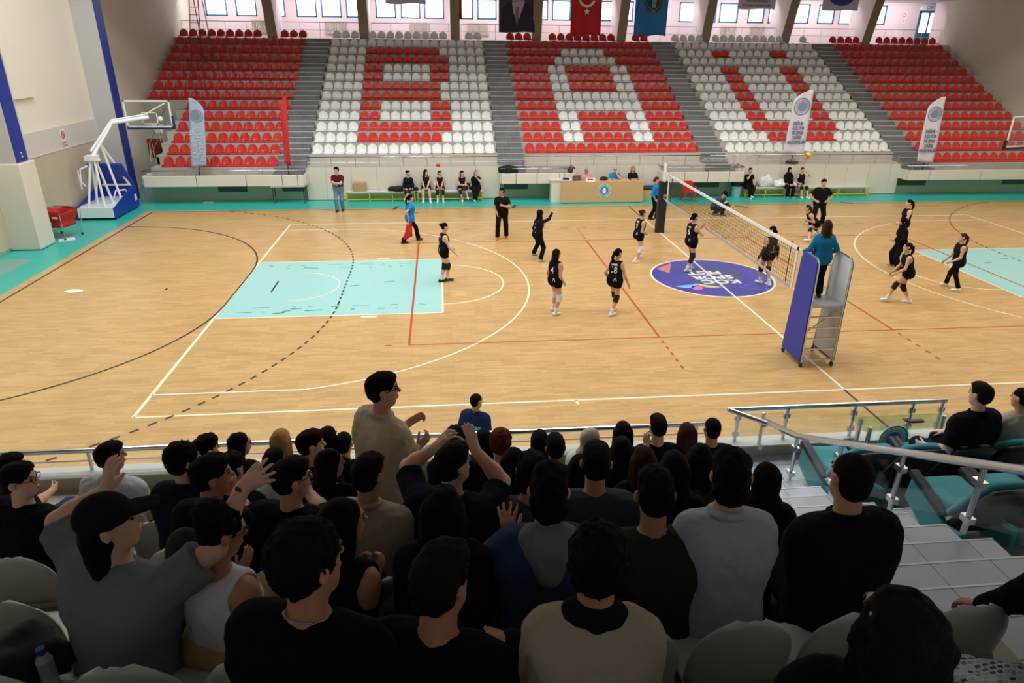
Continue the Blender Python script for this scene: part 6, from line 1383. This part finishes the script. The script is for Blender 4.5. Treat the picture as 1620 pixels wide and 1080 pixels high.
i_ = spec('small person in black headscarf beside the pale lavender polo shirt', 1211, 778, 3, face=-5, H=1.56, sex='f', hy=-5, hair=('hijab', cloth('scarf_black', (14, 14, 16))), top=T('black_long', (14, 14, 16), 2, loose=.03), bottom=DK, face_on=True)
i_ = spec('person with big dark hair cropped by the bottom right of the picture', 1396, 1112, 6, yo=.28, face=-42, H=1.66, sex='f', hy=35, lean=0, hair=('longcurly', 'black'), top=T('black_long', (14, 14, 16), 2, loose=.03), bottom=DK, res=.009)
i_ = spec('person in black sleeve reaching over a seat at the right picture edge', 1795, 960, 5, yo=.15, face=-60, H=1.74, hy=20, lean=8, hair=('short', 'black'), sk='tan', top=T('black_long', (14, 14, 16), 2, loose=.022), bottom=DK, res=.0085,
     hands=dict(L=dict(px=(1500, 985), y=-17.1, pole=(-.3, -.6, -.8), d=(-.9, .2, -.4), n=(0, 0, -1), curl=.7, spread=.8)))
# row 3
i_ = spec('man in dark navy tee throwing both forearms up in front of the standing man', 713, 742, 3, face=-22, H=1.80, build=1.1, hy=-30, hp=6, hair=('short', 'dark'), sk='fair', top=T('navy_tee', (22, 26, 40), .75, collar=CW, collar_r=.0055, loose=.026), bottom=DK, res=.009,
     hands=dict(L=dict(px=(688, 708), y=-15.75, pole=(-.7, -.3, -1), d=(.6, .3, .75), n=(.5, .5, -.5), curl=.5, spread=1.2), R=dict(px=(752, 712), y=-15.8, pole=(.7, -.3, -1), d=(-.35, .2, .95), n=(-.8, .6, 0), curl=.2, spread=.4)))
sh, el, wr = i_['arms']['L']; solid('wristwatch', [cap(wr-(wr-el)*.1, wr-(wr-el)*.06, .034)], .008, mat('watch_steel', (150, 150, 155), .3, .8), i_['root'])
i_ = spec('man in beige shirt seen from behind, below the standing man', 579, 760, 3, face=-16, H=1.74, build=1.08, hy=-16, hair=('short', 'black'), sk='tan', top=T('beige', (150, 142, 126), 2, loose=.026, collar=cloth('beige', (150, 142, 126)), collar_r=.018), bottom=DK)
i_ = spec('man with glasses in wide black tee holding a hand to his face', 455, 765, 3, face=-18, H=1.76, build=1.22, hy=-42, hair=('short', 'black'), sk='light', glasses=True, top=T('black_tee', (14, 14, 17), .8, loose=.026), bottom=DK, hands=dict(R=dict(px=(488, 778), y=-15.6, pole=(.7, .2, -.9), d=(-.2, .2, .9), curl=.8)))
i_ = spec('man in black vest with grey backpack, thumb at his mouth', 328, 760, 3, face=-22, H=1.74, hy=-42, hair=('short', 'black'), sk='tan', top=T('black_tee', (14, 14, 17), .6), bottom=DK, hands=dict(R=dict(px=(372, 778), y=-15.6, pole=(.7, .2, -.9), d=(-.2, .2, .9), curl=.8)))
c = i_['spine'](.27)-i_['f']*.2; ob = ell(c, V(.16, .085, .21), np.array([i_['r'], i_['f'], i_['u']])); e = empty('backpack', tuple(i_['root'].location), i_['root'].rotation_euler[2], 'grey and black backpack worn by the man with his thumb at his mouth', 'backpack')
solid('backpack_body', [ob], .012, cloth('backpack_grey', (52, 54, 54)), e, noise=(.004, 30))
solid('backpack_pocket', [ell(c-i_['f']*.07-i_['u']*.05, V(.11, .05, .11), np.array([i_['r'], i_['f'], i_['u']]))], .012, cloth('backpack_pocket', (38, 40, 42)), e)
i_ = spec('man in blue grey t-shirt seen from behind, centre', 943, 742, 3, face=-4, H=1.78, build=1.05, hy=-6, hair=('short', 'black'), sk='light', top=T('slate_tee', (62, 66, 76), .8, loose=.026), bottom=DK)
i_ = spec('dark haired person in grey top just right of the navy tee man', 838, 755, 3, face=-10, H=1.68, hy=-14, hair=('shag', 'black'), top=T('grey_top', (70, 68, 72), 2, loose=.024), bottom=DK)
i_ = spec('woman with long dark hair left of the pale lavender polo shirt', 1066, 748, 3, face=-4, H=1.62, sex='f', hy=-4, hair=('long', 'black'), top=T('black_long', (14, 14, 16), 2), bottom=DK)
i_ = spec('woman with wavy dark brown hair in patterned dark top', 1106, 742, 2, face=-6, H=1.66, sex='f', hy=-8, hair=('longcurly', 'dark'), sk='fair', top=T('patterned', (60, 52, 40), .6), bottom=DK)
# standing man
i_ = spec('standing young man in cream shirt with glasses, looking right', 601, 622, 1, face=-52, stand=True, ys=-15.02, fz=JZ(1), H=1.80, lean=3, hy=-28, hp=4, hair=('short', 'black'), sk='light', glasses=True, top=T('cream_shirt', (196, 184, 164), 1.25, loose=.028, low=-.09, collar=cloth('cream_shirt', (196, 184, 164)), collar_r=.018), bottom=dict(c=BLK, leg=2, loose=.02), res=.009,
     hands=dict(R=dict(px=(668, 712), y=-14.65, pole=(.5, -.7, -.6), d=(.2, .7, .6), curl=.9), L=dict(t=(-.15, .35, 1.2), curl=.9)))
i_['root'].location.z = JZ(1)
# rows 0-2
i_ = spec('man with glasses in black tee at the left edge, looking right', 27, 765, 2, face=-25, H=1.80, build=1.2, hy=-62, hp=4, hair=('short', 'black'), sk='fair', glasses=True, top=T('black_tee', (14, 14, 17), .8, loose=.026), bottom=DK, res=.0095, hands=dict(R=dict(px=(92, 858), y=-14.7, curl=.6, n=(-.3, 0, -1))))
i_ = spec('man in white polo shirt with black moustache behind the raised forearm', 170, 728, 1, face=-16, H=1.76, build=1.12, hy=-35, hair=('short', 'black'), sk='tan', top=T('white_polo', (190, 192, 200), .7, loose=.026, collar=cloth('white_polo', (190, 192, 200)), collar_r=.02), bottom=DK, res=.0105)
i_ = spec('person in black tee and blue jeans hugging a raised knee, white sneaker', 12, 745, 1, face=-45, H=1.72, hy=-20, hair=('short', 'black'), sk='light', top=T('black_tee', (14, 14, 17), .6), bottom=dict(c=cloth('blue_jeans', (52, 76, 118)), leg=2, loose=.02), shoes=(214, 214, 220),
     feet=dict(R=dict(p=(.05, .52, .28)), L=V(-.15, .45, 0)), hands=dict(R=dict(px=(84, 775), y=-13.95, curl=.7, n=(-1, 0, 0))))
i_ = spec('curly haired man in navy long sleeved top near the left kerb', 286, 735, 2, face=-18, H=1.76, hy=-30, hair=('curly', 'black'), sk='light', top=T('navy_top2', (20, 24, 44), 2, loose=.024, collar=cloth('navy_top2', (20, 24, 44)), collar_r=.018), bottom=DK)
i_ = spec('man with rough dark hair at the kerb, left of the long haired woman', 322, 716, 1, face=-15, H=1.70, hy=-30, hair=('shag', 'black'), sk='light', top=T('black_tee', (14, 14, 17), .6), bottom=DK)
i_ = spec('woman with long wavy black hair and glasses looking right at the kerb', 376, 706, 0, face=-15, H=1.66, sex='f', hy=-50, glasses=True, hair=('longcurly', 'black'), sk='light', top=T('black_long', (14, 14, 16), 2), bottom=DK)
i_ = spec('dark haired person half hidden behind the raised open hand', 362, 748, 2, face=-10, H=1.62, hy=-15, hair=('shag', 'black'), top=T('black_tee', (14, 14, 17), .6), bottom=DK)
i_ = spec('woman with long blonde hair at the kerb, left of the standing man', 444, 700, 0, face=-12, H=1.66, sex='f', hy=-5, hair=('long', 'blonde'), sk='fair', top=T('black_long', (14, 14, 16), 2), bottom=DK)
i_ = spec('person in white shirt with black hair below the blonde woman', 431, 738, 1, face=-10, H=1.66, hy=-10, hair=('short', 'black'), top=T('white_shirt', (198, 200, 214), .8), bottom=DK)
i_ = spec('man in black t-shirt with open mouth beside the blonde woman', 487, 708, 1, face=-22, H=1.80, build=1.1, hy=-48, hair=('short', 'dark'), sk='fair', top=T('black_tee', (14, 14, 17), .7, loose=.026), bottom=DK, hands=dict(R=dict(px=(560, 790), y=-14.35, curl=.6)))
i_ = spec('dark haired woman at the kerb between two men left of the standing man', 517, 696, 0, face=-10, H=1.64, sex='f', hy=-20, hair=('long', 'black'), top=T('black_long', (14, 14, 16), 2), bottom=DK)
i_ = spec('woman in profile low in the crowd left of the standing man', 518, 738, 2, face=-15, H=1.56, sex='f', hy=-50, hair=('long', 'black'), sk='fair', top=T('black_long', (14, 14, 16), 2), bottom=DK)
i_ = spec('round headed person in black hat touching the back of the standing man', 543, 706, 0, face=-8, H=1.72, hy=-5, hair=('buzz', 'black'), top=T('black_tee', (14, 14, 17), .7), bottom=DK)
i_ = spec('curly dark haired person hidden behind the raised forearms', 720, 702, 1, face=-10, H=1.68, hy=-10, hair=('curly', 'black'), top=T('black_tee', (14, 14, 17), .6), bottom=DK)
i_ = spec('woman with long straight black hair left of the auburn curls', 764, 700, 0, face=-5, H=1.66, sex='f', hy=-20, hair=('long', 'black'), top=T('black_long', (14, 14, 16), 2), bottom=DK)
i_ = spec('person with short auburn curly hair at the kerb', 792, 706, 1, face=-5, H=1.72, hy=-5, hair=('curly', 'auburn'), sk='light', top=T('black_tee', (14, 14, 17), .6), bottom=DK)
i_ = spec('dark bob haired person behind the auburn curls', 812, 738, 2, face=-8, H=1.66, sex='f', hy=-10, hair=('long', 'black'), top=T('black_long', (14, 14, 16), 2), bottom=DK)
i_ = spec('person in dark knitted hood at the kerb in the middle', 853, 712, 0, face=-5, H=1.62, sex='f', hy=-5, hair=('hijab', cloth('scarf_navy', (20, 22, 34))), top=T('black_long', (14, 14, 16), 2), bottom=DK)
i_ = spec('short dark haired man left of the beige headscarf', 879, 720, 1, face=-2, H=1.70, hy=4, hair=('short', 'black'), sk='tan', top=T('black_tee', (14, 14, 17), .6), bottom=DK)
i_ = spec('woman in beige headscarf and white fluffy jacket at the kerb', 931, 706, 0, face=-25, H=1.62, sex='f', hy=-35, hair=('hijab', cloth('scarf_beige', (178, 166, 156))), sk='light', top=T('fluffy_white', (214, 214, 212), 2, loose=.035), bottom=DK)
i_ = spec('small dark long haired person between grey top and slate tee', 916, 758, 2, face=-4, H=1.56, sex='f', hy=-4, hair=('long', 'black'), top=T('black_long', (14, 14, 16), 2), bottom=DK)
i_ = spec('woman with long straight black hair at the kerb, right half', 986, 688, 0, face=2, H=1.70, sex='f', hy=0, hair=('long', 'black'), top=T('black_long', (14, 14, 16), 2), bottom=DK)
i_ = spec('person with long dark hair right behind the straight haired woman', 982, 732, 1, face=0, H=1.62, sex='f', hy=0, hair=('long', 'black'), top=T('black_long', (14, 14, 16), 2), bottom=DK)
i_ = spec('man in black tee with short full hair lifting a hand at the kerb', 1042, 680, 0, face=0, H=1.76, hy=2, hair=('short', 'black'), sk='light', top=T('black_tee', (14, 14, 17), .6), bottom=DK, hands=dict(L=dict(px=(1022, 706), y=-13.55, pole=(-.8, -.2, -.8), d=(0, .2, 1), n=(.6, .8, 0), curl=.6)))
i_ = spec('woman with long brown reddish hair in the middle rows', 1018, 738, 2, face=0, H=1.66, sex='f', hy=0, hair=('long', 'brown'), top=T('black_long', (14, 14, 16), 2), bottom=DK)
i_ = spec('woman with shoulder length brown hair at the kerb between two men', 1087, 693, 0, face=4, H=1.66, sex='f', hy=4, hair=('long', 'brown'), sk='fair', top=T('black_long', (14, 14, 16), .6), bottom=DK)
i_ = spec('broad man in black t-shirt with cropped hair at the right end of the kerb row', 1128, 683, 0, face=0, H=1.74, build=1.1, hy=2, hair=('buzz', 'black'), sk='tan', top=T('black_tee', (14, 14, 17), .6, loose=.024), bottom=DK)
# VIP guests
p = at(1556, 612, 1, -13.45)
i_ = person('big man in black short-sleeved shirt sitting in the armchairs, seen from behind', (p[0], -13.5, 1.77), face=14, H=1.86, build=1.2, sit=True, pel=.60, lean=2, hy=2, hair=('short', 'dark'), sk='fair', top=T('black_shirt', (12, 12, 15), .8, loose=.03, collar=cloth('black_shirt', (12, 12, 15)), collar_r=.018), bottom=DK, res=.0095, feet=dict(R=V(.16, .5, 0), L=V(-.16, .5, 0)), hands=dict(L=dict(t=(-.3, .26, .66), curl=.6)))
p = at(1612, 642, 1, -13.35)
i_ = person('woman with dark bun in pale beige jacket at the right edge of the armchairs', (p[0], -13.4, 1.77), face=10, H=1.68, sex='f', sit=True, pel=.56, lean=2, hy=10, hair=('lowbun', 'black'), sk='light', top=T('pale_jacket', (170, 154, 142), 2, loose=.03), bottom=DK, res=.0105, feet=dict(R=V(.13, .48, 0), L=V(-.13, .48, 0)))
# belongings on the near seats
p = at(30, 1050, 2, JZ(4)+.12); lump('black_jacket', M_BKF, (p[0], p[1]-.05, JZ(4)+.1), (.22, .18, .12), 'black jacket heaped on a white seat at the bottom left corner', 'jacket', 21)
p = at(76, 1062, 2, JZ(4)+.18); e = empty('water_bottle', (p[0], p[1], JZ(4)+.1), 0, 'clear water bottle with blue cap beside the black jacket, bottom left', 'bottle')
m = MB(); m.tube((0, 0, 0), (0, 0, .15), .033, n=14); m.tube((0, 0, .15), (0, 0, .19), .033, .014, n=14); m.build('bottle_body', mat('clear_plastic', (200, 215, 225)), e); m = MB(); m.tube((0, 0, .185), (0, 0, .215), .017, n=12); m.build('bottle_cap', M_BLUE, e)
p = at(1560, 1066, 1, -17.6); lump('striped_scarf', brick_mat('striped_cloth', (40, 44, 100), (226, 226, 232), (226, 226, 232), .03, .02, .004, .8), (p[0], -17.6, p[2]-.06), (.2, .1, .05), 'blue and white striped cloth lying in front of the reaching arm', 'scarf', 22)
